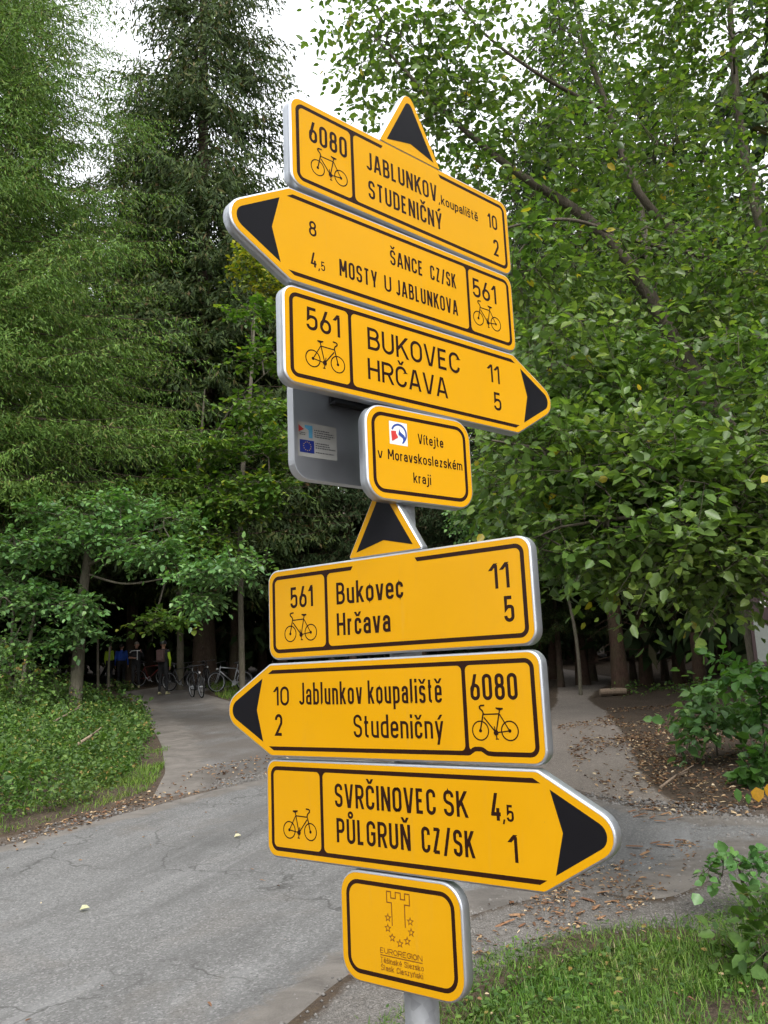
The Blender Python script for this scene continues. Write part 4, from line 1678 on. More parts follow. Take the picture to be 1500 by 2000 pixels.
def build_spruces():
    near = SpruceKind('needle_near', seed=11, H=29, z0=6.3, Rm=5.8, dz=.38, nb=11, step=.115, tstep=.057, tl=.125, tw=.026, zmax=20.5, droop=.42, hang=.95, bl_k=.22, power=.5, az=-1.4)
    near.put(-11.0, 20.5, .5, 1.15, 'big light green spruce with drooping branches hanging in from the left edge', sz=.87)
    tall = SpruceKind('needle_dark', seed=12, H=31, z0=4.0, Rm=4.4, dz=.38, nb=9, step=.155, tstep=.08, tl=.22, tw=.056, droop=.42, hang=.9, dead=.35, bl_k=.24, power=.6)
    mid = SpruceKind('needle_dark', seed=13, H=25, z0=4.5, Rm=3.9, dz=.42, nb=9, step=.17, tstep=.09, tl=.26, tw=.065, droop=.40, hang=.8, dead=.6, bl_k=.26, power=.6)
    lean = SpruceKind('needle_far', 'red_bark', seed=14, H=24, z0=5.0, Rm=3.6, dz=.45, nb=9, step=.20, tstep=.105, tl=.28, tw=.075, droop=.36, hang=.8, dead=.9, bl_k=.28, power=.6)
    tall.put(-7.2, 33.0, 0.3, 1.42, 'tall dark spruce against the white sky, just left of the top sign')
    tall.put(-10.6, 35.0, 2.2, .95, 'dark spruce rising behind the near spruce, left of the tallest one')
    tall.put(-13.6, 28.5, 4.0, 1.05, 'dark spruce at the left edge, half hidden by the near spruce')
    mid.put(-4.6, 36.0, 1.0, .92, 'shorter dark spruce behind the arrow sign pointing left')
    mid.put(-10.3, 36.5, 2.9, .95, 'spruce with thick dark trunk rising behind the parked bicycles')
    mid.put(-6.3, 34.6, 5.1, .9, 'spruce with dark trunk beside the lone silver bicycle')
    mid.put(-13.4, 36.0, 0.2, .95, 'dark spruce behind the person in the blue jacket')
    # right: reddish trunks in the dark wood at the end of the dirt track
    for i, (px, Y, s, lab) in enumerate(((1212, 21.5, .85, 'reddish brown spruce trunk at the head of the dirt track'),
                                         (1262, 24.0, .75, 'thin trunk just right of the reddish trunk in the dark wood'),
                                         (1140, 25.0, .8, 'dark trunk in the wood directly behind the dirt track'),
                                         (1370, 21.0, .62, 'slim reddish trunk above the leafy shrub on the bank'),
                                         (1328, 23.5, .7, 'slim dark trunk left of the slim reddish one'),
                                         (1085, 28.0, .8, 'dark spruce behind the right end of the lower signs'),
                                         (960, 31.0, .72, 'spruce behind the small welcome sign'),
                                         (830, 34.0, .7, 'far spruce behind the middle of the sign post'),
                                         (690, 33.0, .68, 'far spruce behind the left end of the lower signs'),
                                         (1440, 26.0, .8, 'dark spruce behind the information board'))):
        d = ray(px, 1340) * Y
        lean.put(d[0], Y, i * 1.7, s, lab)
    for i, (px, Y, s, lab) in enumerate(((1095, 24.5, .40, 'young spruce added as dark fill left of the reddish trunk'), (1160, 26.5, .46, 'young spruce added as dark fill behind the head of the dirt track'),  # low spruces added to stand in for the deep shade behind the trunks
                                         (1240, 26.0, .42, 'young spruce added as dark fill just right of the reddish trunk'), (1300, 25.5, .45, 'young spruce added as dark fill between the slim trunks'),
                                         (1400, 24.0, .44, 'young spruce added as dark fill behind the slim reddish trunk'), (1475, 23.0, .42, 'young spruce added as dark fill behind the information board at the right edge'),
                                         (1010, 27.5, .45, 'young spruce added as dark fill behind the lower signs'))):
        d = ray(px, 1340) * Y
        mid.put(d[0], Y, i * 2.1, s, lab)
    # the depth of the wood: reads as one dark mass
    tr, br, lv = spruce_arrays(seed=15, H=22, z0=2.2, Rm=3.8, dz=.95, nb=6, step=.52, tstep=.32, tl=.75, tw=.30, droop=.4, hang=.8, bl_k=.3, power=.6)
    rng = np.random.default_rng(5)
    spots = []
    for row, (Y, dx) in enumerate(((38.5, 3.0), (42, 3.1), (46.5, 3.3))):
        x = -.62 * Y
        while x < .62 * Y:
            spots.append((x + rng.uniform(-.8, .8), Y + rng.uniform(-1.2, 1.2), rng.uniform(.62, .82) if -.14 < x / Y < .3 else rng.uniform(.8, 1.1)))
            x += dx
    for x0, y0, x1, y1, k in ((-14.5, 27, -20, 37, 5), (-14.0, 19, -19, 25, 4), (9.5, 16, 17, 22, 4), (9.0, 23, 19, 35, 6), (9.5, 11, 13, 2, 4), (12.5, 1, 11, -9, 3), (-11.5, 8, -13, -4, 3), (-14, -6, -9, -14, 3)):  # closing rows: unseen trees beside and behind the camera, added for the signs to reflect
        for j in range(k):
            t = (j + .5) / k
            spots.append((x0 + (x1 - x0) * t + rng.uniform(-1, 1), y0 + (y1 - y0) * t + rng.uniform(-1, 1), rng.uniform(.7, .9)))
    TV, LV = np.concatenate(tr.v), np.concatenate(lv.v)
    TQ, LQ = np.concatenate(tr.q), np.concatenate(lv.q)
    tv, tq, l_v, l_q = [], [], [], []
    for i, (x, y, s) in enumerate(spots):
        a = rng.uniform(0, 6.28)
        M = np.array([[math.cos(a), -math.sin(a), 0], [math.sin(a), math.cos(a), 0], [0, 0, 1]]) * s
        o = np.array([x, y, GZ(x, y) - .1])
        tv.append(TV @ M.T + o)
        tq.append(TQ + i * len(TV))
        l_v.append(LV @ M.T + o)
        l_q.append(LQ + i * len(LV))
    root = empty('forest', (0, 0, 0), 0, 'dense dark spruce wood filling the background and standing unseen around the camera', 'forest')
    root['kind'] = 'stuff'
    a = mesh_obj('trunks', np_mesh('trunks', np.concatenate(tv), np.concatenate(tq), 'red_bark', True), root)
    a['kind'] = 'stuff'
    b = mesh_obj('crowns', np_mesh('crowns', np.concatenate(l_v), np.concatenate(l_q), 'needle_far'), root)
    b['kind'] = 'stuff'


build_spruces()


def build_broadleaves():
    # --- the large tree whose boughs fill the right of the picture
    def lim(*pts):
        return [W(*p) for p in pts]
    g = np.array([5.1, 7.6, GZ(5.1, 7.6) - .1])
    limbs = [([g, g + [-.15, -.1, 1.2], W(1640, 1150, 7.3), W(1540, 1000, 7.2), W(1440, 850, 7.0), W(1330, 690, 6.9), W(1250, 550, 6.8), W(1150, 430, 6.7), W(1000, 330, 6.6), W(860, 210, 6.5), W(720, 60, 6.5)],
              [.16, .13, .11, .10, .078, .070, .060, .046, .032, .02, .009]),
             (lim((1560, 1020, 7.2), (1570, 700, 7.4), (1500, 560, 7.3), (1380, 500, 7.2), (1250, 380, 7.1), (1190, 220, 7.0), (1130, 40, 7.0), (1100, -150, 7.0)), [.085, .07, .055, .045, .036, .026, .018, .01]),
             (lim((1570, 720, 7.4), (1480, 420, 7.6), (1440, 200, 7.8), (1420, -60, 8.0), (1400, -250, 8.0)), [.06, .048, .038, .028, .015]),
             (lim((1500, 930, 7.1), (1380, 930, 6.2), (1230, 900, 5.6), (1080, 880, 5.4), (960, 860, 5.3)), [.03, .026, .02, .014, .006]),
             (lim((1560, 1050, 7.2), (1490, 1010, 6.0), (1380, 1010, 5.2), (1240, 1010, 4.9), (1090, 1030, 4.9)), [.03, .025, .02, .014, .006]),
             (lim((1400, 790, 7.0), (1300, 780, 6.4), (1150, 720, 6.1), (1020, 715, 6.0), (960, 700, 6.0)), [.022, .018, .014, .01, .005]),
             (lim((1380, 500, 7.2), (1240, 470, 6.6), (1120, 430, 6.2), (1010, 440, 6.1), (920, 470, 6.1)), [.022, .018, .014, .01, .005]),
             (lim((1190, 220, 7.0), (1060, 150, 6.6), (940, 60, 6.5), (860, -40, 6.5)), [.022, .016, .011, .006])]
    blobs = [B(1000, 90, 6.6, 1.0, .9, .65, 160), B(790, 110, 6.6, .50, .6, .34, 95), B(700, 150, 6.6, .22, .4, .22, 22), B(700, 20, 6.6, .25, .4, .2, 26), B(880, 250, 6.6, .6, .6, .35, 115), B(1250, 60, 7.2, 1.0, 1.1, .7, 225), B(1430, 60, 7.6, .9, 1.2, .8, 205),
             B(930, 400, 6.6, .42, .6, .36, 75), B(1080, 330, 6.8, .7, .8, .5, 115), B(1300, 300, 7.2, .8, 1.0, .55, 120), B(1470, 380, 7.4, .6, 1.0, .7, 110),
             B(1080, 560, 6.5, .62, .9, .5, 260), B(1260, 560, 6.8, .8, 1.0, .5, 290), B(1440, 620, 7.0, .6, 1.0, .6, 260),
             B(1120, 740, 6.0, .60, .9, .42, 260), B(1290, 760, 6.0, .7, .9, .45, 300), B(1450, 800, 5.6, .6, .9, .5, 250),
             B(1060, 900, 5.6, .42, .7, .32, 200), B(1200, 930, 5.2, .5, .7, .35, 260), B(1350, 960, 5.0, .5, .7, .36, 260), B(1480, 950, 4.9, .4, .7, .42, 190),
             B(1130, 1060, 5.3, .34, .6, .2, 130), B(1290, 1080, 5.0, .42, .6, .2, 160), B(1440, 1100, 4.8, .36, .5, .2, 120),
             B(1250, -250, 7.4, 1.8, 1.6, .9, 350), B(1700, 300, 8.0, 1.0, 1.5, 2.0, 350), B(1700, 900, 7.5, .8, 1.2, 1.2, 200), B(900, -200, 7.0, .9, .9, .7, 110)]

    def keep(P):
        x, y, d = proj(P)
        left = np.interp(y, [-300, 0, 60, 200, 300, 420, 700, 900, 1050, 1130, 1400], [600, 655, 655, 690, 860, 930, 960, 935, 1000, 1080, 1200])
        tx = np.interp(y, [330, 430, 550, 690, 850, 950], [1000, 1150, 1250, 1330, 1440, 1500])
        clear = (np.abs(x - tx) < 95) & (y > 400) & (y < 880) & (d < 7.1) & (np.sin(x * 12.9 + y * 7.3) < .72)
        return (x > left) & (y < 1150) & (d > 3.9) & ~clear

    def big(c, V):
        x, y, d = proj(c)
        a = np.linalg.norm(np.cross(V[:, 3] - V[:, 0], V[:, 1] - V[:, 5]), axis=1)
        ok = (x > 900) & (x < 1500) & (y > 0) & (y < 1180)
        return np.where(ok, a / d ** 2, -1)
    broadleaf('broadleaf_tree', 'large leafy tree whose leaning boughs fill the upper right', 'tree', g, limbs, blobs, 'leaf_right', 'branch_bark', 21, n=11, tl=.36, L=.074, wd=.043, tilt=.6, own=280, own_sel=big, keep=keep, twig_r=.002)

    # --- second, finer foliage behind it, closing the view down to the wood
    g2 = np.array([6.2, 14.5, GZ(6.2, 14.5) - .1])
    top = W(1230, 250, 14.0)
    limbs = [([g2, g2 + [-.1, 0, 2], W(1330, 800, 14.2), W(1270, 520, 14.0), top], [.15, .12, .10, .07, .03]),
             (lim((1330, 850, 14.2), (1180, 700, 13.6), (1030, 620, 13.2)), [.05, .035, .012]),
             (lim((1320, 780, 14.2), (1450, 600, 14.4), (1560, 420, 14.5)), [.05, .035, .012])]
    blobs = [B(1050, 640, 13.5, 1.0, 1.0, 1.0, 230), B(1230, 640, 14, 1.2, 1.0, 1.1, 300), B(1420, 640, 14.4, 1.3, 1.0, 1.2, 320), B(1150, 420, 14, 1.1, 1.0, .8, 110), B(1350, 400, 14.2, 1.2, 1.0, .9, 120), B(1250, 180, 14.2, 1.8, 1.0, 1.0, 110),
             B(1060, 880, 13.5, .9, .8, .8, 240), B(1240, 900, 13.8, 1.1, .9, .8, 300), B(1420, 900, 14, 1.2, .9, .9, 300), B(980, 960, 13.6, .6, .6, .6, 130), B(1560, 700, 14.5, 1.2, 1, 1.6, 200)]
    broadleaf('maple_tree', 'maple with small leaves and yellow tints standing behind the large leafy tree', 'tree', g2, limbs, blobs, 'leaf_maple', 'grey_bark', 22, n=9, tl=.5, L=.13, wd=.10, tilt=.5, twig_r=.003)

    # --- young trees at the edge of the wood, centre right, low
    g3 = at(1120, 1366) + [0.4, 1.0, -.05]
    limbs = [([g3, g3 + [0, 0, 1.6], W(1090, 1080, g3[1]), W(1060, 930, g3[1])], [.05, .045, .03, .01])]
    blobs = [B(1080, 1010, g3[1], .9, .8, .6, 200), B(1000, 1060, g3[1], .8, .7, .6, 170), B(1160, 1110, g3[1], .8, .7, .5, 150), B(930, 1000, g3[1] + 2, .8, .7, .8, 150)]
    broadleaf('young_tree', 'young dark green tree behind the right end of the Bukovec sign', 'tree', g3, limbs, blobs, 'leaf_cool', 'grey_bark', 23, n=8, tl=.45, L=.13, wd=.085, twig_r=.003)

    # --- left: the pale young tree with the slanting grey trunk
    g4 = at(143, 1412)
    Y = g4[1]
    limbs = [([g4 - [0, 0, .1], W(152, 1300, Y), W(160, 1180, Y), W(172, 1080, Y), W(180, 1000, Y)], [.16, .135, .115, .085, .04]),
             (lim((170, 1105, Y), (215, 1080, Y - .4), (260, 1050, Y - .8), (320, 1030, Y - 1.2)), [.05, .035, .02, .008]),
             (lim((168, 1120, Y), (240, 1140, Y - .6), (320, 1130, Y - 1.2), (400, 1110, Y - 1.6), (480, 1095, Y - 1.8)), [.028, .022, .017, .012, .006]),
             (lim((175, 1070, Y), (110, 1050, Y - .8), (40, 1060, Y - 1.4)), [.04, .025, .01]),
             (lim((160, 1190, Y), (90, 1180, Y - .8), (20, 1190, Y - 1.2)), [.03, .02, .008])]
    blobs = [B(180, 1045, Y - .5, 1.1, .9, .26, 170), B(60, 1070, Y - 1, 1.0, .8, .30, 140), B(300, 1075, Y - 1, .9, .8, .24, 130), B(60, 1170, Y - .8, .8, .7, .35, 120), B(160, 1185, Y - .8, .5, .5, .3, 60),
             B(400, 1120, Y - 1.5, .75, .6, .17, 90), B(390, 1170, Y - 1.5, .55, .5, .15, 60), B(470, 1098, Y - 1.8, .55, .5, .10, 45), B(165, 1240, Y - .6, .35, .4, .08, 22), B(-80, 1120, Y, 1.1, .9, .9, 120),
             B(230, 985, Y - .4, .8, .8, .22, 70), B(100, 1000, Y - .4, .8, .8, .22, 70), B(330, 1010, Y - .8, .7, .7, .18, 60), B(30, 1260, Y - .5, .6, .6, .25, 60), B(110, 1250, Y - .5, .4, .4, .2, 30)]
    broadleaf('young_tree', 'young tree with slanting grey trunk and pale leaf tiers beside the path', 'tree', g4, limbs, blobs, 'leaf_cool', 'grey_bark', 24, n=9, tl=.42, L=.125, wd=.080, tilt=.35, twig_r=.003)

    # --- layered green boughs behind it, above the riders
    g5 = np.array([W(352, 1250, 30.5)[0], 30.5, 0])
    g5[2] = GZ(g5[0], g5[1]) - .1
    Y = 23.5
    limbs = [([g5, W(352, 1250, 30.3), W(350, 1150, 29.5), W(360, 1050, 28), W(385, 930, 26), W(400, 760, 25)], [.14, .12, .11, .09, .06, .02]),
             (lim((360, 1050, 28), (400, 1000, 25.5), (470, 960, 24), (530, 930, 23)), [.06, .045, .03, .01]), (lim((385, 930, 26), (450, 800, 24.5), (530, 720, 23)), [.05, .03, .01]),
             (lim((352, 1140, 29.5), (330, 1120, 27), (310, 1180, 25), (290, 1225, 24)), [.05, .035, .025, .01])]
    blobs = [B(440, 880, Y, 1.3, 1, .30, 110), B(500, 800, Y, 1.1, 1, .26, 75), B(350, 950, Y, 1.3, 1, .4, 150), B(430, 990, Y, 1.5, 1, .35, 170), B(510, 700, Y, .9, .8, .22, 45), B(330, 860, Y, 1.1, .9, .3, 70),
             B(310, 1212, Y, .8, .8, .15, 55), B(390, 1060, Y, 1.2, .9, .35, 130), B(510, 950, Y, 1.0, .9, .4, 110), B(560, 880, Y, .9, .8, .5, 90), B(490, 610, Y, .7, .7, .2, 35)]
    broadleaf('maple_tree', 'maple with level green leaf tiers spreading above the group of cyclists', 'tree', g5, limbs, blobs, 'leaf_maple', 'grey_bark', 25, n=8, tl=.55, L=.17, wd=.13, tilt=.3, twig_r=.004)

    # --- the yellowing crown just left of the arrow points
    g6 = np.array([-4.6, 26.5, 0])
    g6[2] = GZ(g6[0], g6[1]) - .1
    limbs = [([g6, W(470, 1000, 26), W(490, 750, 26), W(500, 560, 26)], [.10, .08, .06, .02])]
    blobs = [B(495, 515, 26, .75, .7, .55, 110), B(530, 560, 26, .6, .6, .5, 80)]
    broadleaf('yellowing_tree', 'small tree turning yellow behind the left arrow point', 'tree', g6, limbs, blobs, 'leaf_yellowing', 'grey_bark', 26, n=8, tl=.5, L=.15, wd=.12, tilt=.5, twig_r=.003)

    # --- thin stems in the left undergrowth
    for i, (px, py, tx, ty, lab) in enumerate(((18, 1398, 30, 1150, 'thin dark stem nearest the left edge of the wood'), (32, 1408, 72, 1180, 'thin leaning pale stem left of the slanting grey trunk'),
                                               (192, 1352, 194, 1180, 'thin straight stem beside the person in lime green'), (213, 1358, 215, 1262, 'short dark post like stem in front of the lime green jacket'))):
        b = at(px, py)
        Y = b[1]
        limbs = [([b - [0, 0, .1], W((px + tx) / 2 - 2, (py + ty) / 2, Y), W(tx, ty, Y)], [.045 if i < 2 else .06, .04, .03])]
        blobs = [B(tx, ty - 8, Y, .5, .4, .22, 26), B(tx - 12, ty + 40, Y, .4, .4, .2, 14)] if i < 2 else [B(tx, ty - 10, Y, .3, .3, .1, 7)]
        broadleaf('sapling', lab, 'tree', b, limbs, blobs, 'leaf_cool', 'grey_bark', 60 + i, n=7, tl=.35, L=.11, wd=.07, twig_r=.003)

    # --- bushes below the young trees at the left
    for i, (px, py, hh, rr, n_, lab) in enumerate(((60, 1405, 1.3, .9, 150, 'dark bush below the young tree at the left edge'), (115, 1400, .8, .55, 70, 'low bush just left of the slanting grey trunk'),
                                                   (205, 1392, .5, .55, 60, 'low bush right of the slanting grey trunk'), (-30, 1420, 1.6, 1.0, 120, 'bush cut by the left edge of the picture'),
                                                   (232, 1350, .35, .55, 45, 'low bush in front of the person in blue'))):
        b = at(px, py)
        limbs = [([b - [0, 0, .05], b + [.03, .05, hh * .5], b + [.02, 0, hh]], [.02, .014, .006])]
        blobs = [(b + [0, 0, hh * .55], (rr, rr * .7, hh * .5), n_), (b + [rr * .5, -.1, hh * .35], (rr * .6, rr * .5, hh * .35), n_ // 2)]
        broadleaf('bush', lab, 'bush', b, limbs, blobs, 'undergrowth_leaf', 'branch_bark', 80 + i, n=7, tl=.26, L=.085, wd=.055, twig_r=.002, zmin=.03, tilt=.6)

    # --- shrubs on the right bank
    def shrub(label, base, blobs, seed, leaf='leaf_shrub', L=.1, wd=.07, n=7, tl=.26, name='shrub', cat='shrub', tilt=.55, own=0):
        base = np.asarray(base, float)
        top = np.mean([b[0] for b in blobs], 0)
        limbs = [([base - [0, 0, .05], base * .6 + top * .4 + [.02, .03, 0], top], [.016, .011, .005])]
        return broadleaf(name, label, cat, base, limbs, blobs, leaf, 'branch_bark', seed, n=n, tl=tl, L=L, wd=wd, twig_r=.0018, zmin=.03, tilt=tilt, own=own,
                         own_sel=lambda c, V: np.linalg.norm(np.cross(V[:, 3] - V[:, 0], V[:, 1] - V[:, 5]), axis=1))
    b = at(1400, 1478)
    Y = b[1] - .2
    shrub('leafy green shrub on the dark bank above the road edge', b, [B(1400, 1385, Y, .38, .35, .22, 40), B(1360, 1415, Y - .1, .34, .3, .20, 32), B(1440, 1405, Y, .3, .3, .20, 26), B(1370, 1350, Y, .22, .2, .12, 12)], 31, leaf='leaf_cool', L=.14, wd=.085, n=6, tl=.3, own=120)
    b = at(1495, 1490)
    Y = b[1] - .3
    shrub('shrub with pale leaf edges in front of the information board', b, [B(1470, 1318, Y, .34, .3, .09, 26), B(1495, 1375, Y, .22, .3, .22, 26), B(1420, 1295, Y, .12, .15, .05, 6), B(1540, 1350, Y, .4, .3, .3, 30)], 32, L=.14, wd=.09, n=6, tl=.28, own=60)
    b = at(1470, 1530)
    Y = b[1] - .15
    shrub('bright green leafy plant at the right edge of the road bank', b, [B(1485, 1480, Y, .16, .15, .12, 16), B(1470, 1510, Y, .16, .15, .08, 12), B(1510, 1500, Y, .15, .15, .14, 10)], 33, L=.13, wd=.10, n=5, tl=.16, own=30)
    b = at(1440, 1575)
    root = empty('seedling', tuple(b), 0, 'seedling with green and orange leaves at the road edge', 'plant')
    rng = np.random.default_rng(8)
    st = MB()
    for i, (px, py, Lf, wdt, mt) in enumerate(((1440, 1553, .13, .075, 'leaf_shrub'), (1478, 1552, .14, .13, 'leaf_orange'), (1460, 1560, .10, .06, 'leaf_shrub'), (1500, 1545, .13, .10, 'leaf_orange'))):
        Yl = b[1] - .08
        c = W(px, py, Yl) - b
        lv = Leaves()
        lv.leaves(np.array([[0, 0, Lf * .5]]), np.array([[.05, -.12, -1.]]), np.array([[.1 * (i - 1), -1., .25]]), [Lf], [wdt], .1, .06)
        o = mesh_obj('leaf', lv.mesh('leaf', mt), root)
        o.location = c
        st.tube([(.0, 0, -.02), tuple(Vector(c) * .5 + Vector((0, .02, .02))), tuple(Vector(c) + Vector((0, .0, Lf * .5)))], .0025, 5)
    st.build('stem', 'branch_bark', root)
    # big-leaved weeds at the lower right corner
    b = at(1490, 1900)
    Y = b[1]
    shrub('clump of broad leaved weeds in the bottom right corner', b, [B(1510, 1790, Y, .12, .2, .20, 16), B(1460, 1840, Y, .10, .15, .10, 6), B(1520, 1880, Y, .14, .2, .18, 16), B(1490, 1930, Y - .1, .12, .12, .08, 8)], 34, leaf='undergrowth_leaf', L=.075, wd=.052, n=6, tl=.15, name='weed', cat='plant', own=60)
    b = at(1465, 1800)
    Y = b[1] - .05
    shrub('dark leaved plant leaning over the asphalt above the weeds', b, [B(1440, 1690, Y, .16, .12, .045, 16), B(1395, 1705, Y, .07, .08, .04, 6), B(1490, 1680, Y, .1, .1, .05, 10)], 35, leaf='leaf_cool', L=.06, wd=.05, n=5, tl=.09, name='weed', cat='plant', own=40)


build_broadleaves()

# ------------------------------------------------------------------ ground cover


def scatter(poly, n, rng, grow_=None):
    P = np.asarray(poly)
    lo, hi = P.min(0), P.max(0)
    out = []
    m = 0
    while m < n:
        q = rng.uniform(lo, hi, (n * 3, 2))
        q = q[inside(poly, q[:, 0], q[:, 1])]
        out.append(q)
        m += len(q)
    return np.concatenate(out)[:n]


def with_z(q, dz=0.0):
    return np.c_[q, ground_z(q[:, 0], q[:, 1]) + dz]


def stuff(name, me, label, cat):
    o = mesh_obj(name, me)
    tag(o, label, cat, kind='stuff')
    return o


def blades(lv, pts, rng, L, wd, lean=.35, droop=.35):
    n = len(pts)
    a = rng.uniform(0, 2 * np.pi, n)
    d = np.c_[np.cos(a) * lean * rng.uniform(.2, 1.4, n), np.sin(a) * lean * rng.uniform(.2, 1.4, n), np.ones(n)]
    nn = np.c_[-np.cos(a), -np.sin(a), np.full(n, .4)]
    LL = L * rng.uniform(.45, 1.3, n)
    lv.blades(pts, d, nn, LL, wd * rng.uniform(.7, 1.3, n), droop * rng.uniform(.2, 1.5, n))


def clumpy(q, rng, scale=.35, keep=.5):
    """thin out points patchily"""
    k = rng.normal(0, 1, (8, 2)) / scale
    ph = rng.uniform(0, 6.28, 8)
    v = np.sin(q @ k.T + ph).sum(1)
    return q[rng.random(len(q)) < np.clip(.5 + v * .16 + (keep - .5), .05, 1)]


def build_cover():
    rng = np.random.default_rng(77)
    # grass in front, to the right of the post
    poly = px_line([(735, 2000), (800, 1965), (870, 1925), (960, 1868), (1090, 1832), (1260, 1806), (1400, 1792), (1520, 1775), (1750, 1790)]) + [(3.4, 4.0), (3.0, 2.4), (.3, 2.4), (-.05, 3.2)]
    lv = Leaves()
    q = clumpy(scatter(poly, 60000, rng), rng, .22, .62)
    blades(lv, with_z(q, -.015), rng, .085, .0048, .55, .4)
    q = clumpy(scatter(poly, 5000, rng), rng, .2, .4)
    blades(lv, with_z(q, -.015), rng, .14, .005, .6, .7)
    edge = px_line([(640, 2040), (760, 1950), (860, 1900), (960, 1850), (1100, 1812), (1260, 1790), (1450, 1760), (1450, 1800), (1260, 1815), (1100, 1845), (960, 1885), (860, 1945), (760, 2020)])
    q = clumpy(scatter(edge, 1600, rng), rng, .18, .3)
    blades(lv, with_z(q, -.01), rng, .07, .006, .8, .4)
    stuff('grass', lv.mesh('grass', 'grass_blade'), 'short green grass at the lower right beside the post', 'grass')
    # low clover like leaves between the blades
    lv = Leaves()
    q = clumpy(scatter(poly, 5200, rng), rng, .25, .35)
    n = len(q)
    a = rng.uniform(0, 6.28, n)
    lv.leaves(with_z(q, .02) + [0, 0, 1] * rng.uniform(0, .04, n)[:, None], np.c_[np.cos(a), np.sin(a), rng.uniform(-.2, .5, n)], np.c_[rng.normal(0, .35, (n, 2)), np.ones(n)], rng.uniform(.015, .042, n), rng.uniform(.012, .03, n))
    stuff('ground_leaves', lv.mesh('ground_leaves', 'undergrowth_leaf'), 'small low leaves growing between the grass at the lower right', 'ground cover')
    # a tuft of long arching grass at the right edge
    for i, (px, py, n_, lab) in enumerate(((1475, 1870, 110, 'tuft of long arching grass at the right edge below the asphalt'), (1510, 1800, 110, 'tall grass tuft at the right edge beside the dark leaved plant'))):
        c = at(px, py)
        tv = Leaves()
        p = np.c_[rng.normal(0, .05, (n_, 2)), np.full(n_, -.01)]
        a = rng.normal(2.9, .8, n_)
        d = np.c_[np.cos(a) * rng.uniform(.2, .9, n_), np.sin(a) * .35, np.ones(n_)]
        L = rng.uniform(.15, .46, n_)
        tv.blades(p, d, np.c_[-np.cos(a), -np.sin(a), np.full(n_, .6)], L, np.full(n_, .0052), rng.uniform(.1, .5, n_))
        r = mesh_obj('grass_tuft', tv.mesh('grass_tuft', 'grass_blade'))
        r.location = c
        tag(r, lab, 'grass tuft')
    # left bank: brambles, nettles, seedlings
    Lp = [(edge_left(y) - .12, y) for y in np.linspace(7.2, 23, 20)]
    outer = [(edge_left(y) - (3.2 if y < 16 else 3.5), y) for y in np.linspace(7.2, 25, 20)]
    bank = Lp + outer[::-1]
    lv = Leaves()
    q = clumpy(scatter(bank, 10500, rng), rng, .5, 1.0)
    z = rng.uniform(0, 1, len(q)) ** 1.5
    dist = np.clip(edge_left(q[:, 1]) - q[:, 0], 0, 3)
    P = with_z(q) + [0, 0, 1] * (.05 + z * (.10 + .26 * np.clip(dist, 0, 1.6)))[:, None]
    spray_leaves(lv, P, np.c_[rng.normal(0, 1, (len(q), 2)), rng.uniform(.2, 1.2, len(q))], rng, 7, .18, .056, .034, .8)
    q = clumpy(scatter(bank, 1500, rng), rng, .4, .35)
    P = with_z(q) + [0, 0, 1] * rng.uniform(.1, .5, len(q))[:, None]
    spray_leaves(lv, P, np.c_[rng.normal(0, 1, (len(q), 2)), rng.uniform(.2, 1.2, len(q))], rng, 5, .2, .10, .065, .7)
    stuff('undergrowth', lv.mesh('undergrowth', 'undergrowth_leaf'), 'thick tangle of brambles and seedlings on the left bank', 'undergrowth')
    # bright grass fringe of the left bank
    fr = [(edge_left(y) + (.10 if y < 10.5 else .32), y) for y in np.linspace(7.2, 15, 16)] + [(edge_left(y) - .75, y) for y in np.linspace(15, 7.2, 16)]
    lv = Leaves()
    q = clumpy(scatter(fr, 15000, rng), rng, .35, .35)
    blades(lv, with_z(q, -.02), rng, .11, .007, .6, .5)
    q = clumpy(scatter(bank, 6500, rng), rng, .4, .35)
    q = q[q[:, 1] < 16]
    blades(lv, with_z(q, .0), rng, .36, .007, .5, .5)
    fr2 = [tuple(p) for p in px_line([(400, 1340), (420, 1358), (470, 1376), (520, 1385), (520, 1360), (450, 1330)])]
    q = clumpy(scatter(fr2, 2600, rng), rng, .8, .6)
    blades(lv, with_z(q, -.02), rng, .25, .02, .5, .4)
    stuff('verge_grass', lv.mesh('verge_grass', 'grass_bright'), 'bright green grass fringe along the left edge of the road', 'grass')
    # low plants under the trees on the right
    lv = Leaves()
    rb = px_line([(1180, 1362), (1320, 1362), (1420, 1380), (1500, 1420), (1700, 1500), (1750, 1400), (1500, 1345), (1250, 1345)])
    q = clumpy(scatter(rb, 900, rng), rng, .8, .4)
    P = with_z(q) + [0, 0, 1] * rng.uniform(.03, .25, len(q))[:, None]
    spray_leaves(lv, P, np.c_[rng.normal(0, 1, (len(q), 2)), rng.uniform(.2, 1, len(q))], rng, 6, .2, .07, .045, .6)
    stuff('forest_plants', lv.mesh('forest_plants', 'undergrowth_leaf'), 'sparse low plants at the edge of the wood on the right', 'undergrowth')

    # pebbles on the verge and shoulder
    def pebbles(q, size, name, label, mat):
        n = len(q)
        s = size * rng.uniform(.35, 1.3, n) * np.where(rng.random(n) < .06, 1.8, 1)
        oct_ = np.array([[1, 0, 0], [0, 1, 0], [-1, 0, 0], [0, -1, 0], [.1, .1, .75], [0, 0, -.6]], float)
        fc = np.array([[0, 1, 4], [1, 2, 4], [2, 3, 4], [3, 0, 4], [1, 0, 5], [2, 1, 5], [3, 2, 5], [0, 3, 5]])
        a = rng.uniform(0, 6.28, n)
        J = oct_[None] * s[:, None, None] * rng.uniform(.6, 1.2, (n, 6, 3))
        X = J[..., 0] * np.cos(a)[:, None] - J[..., 1] * np.sin(a)[:, None]
        Yy = J[..., 0] * np.sin(a)[:, None] + J[..., 1] * np.cos(a)[:, None]
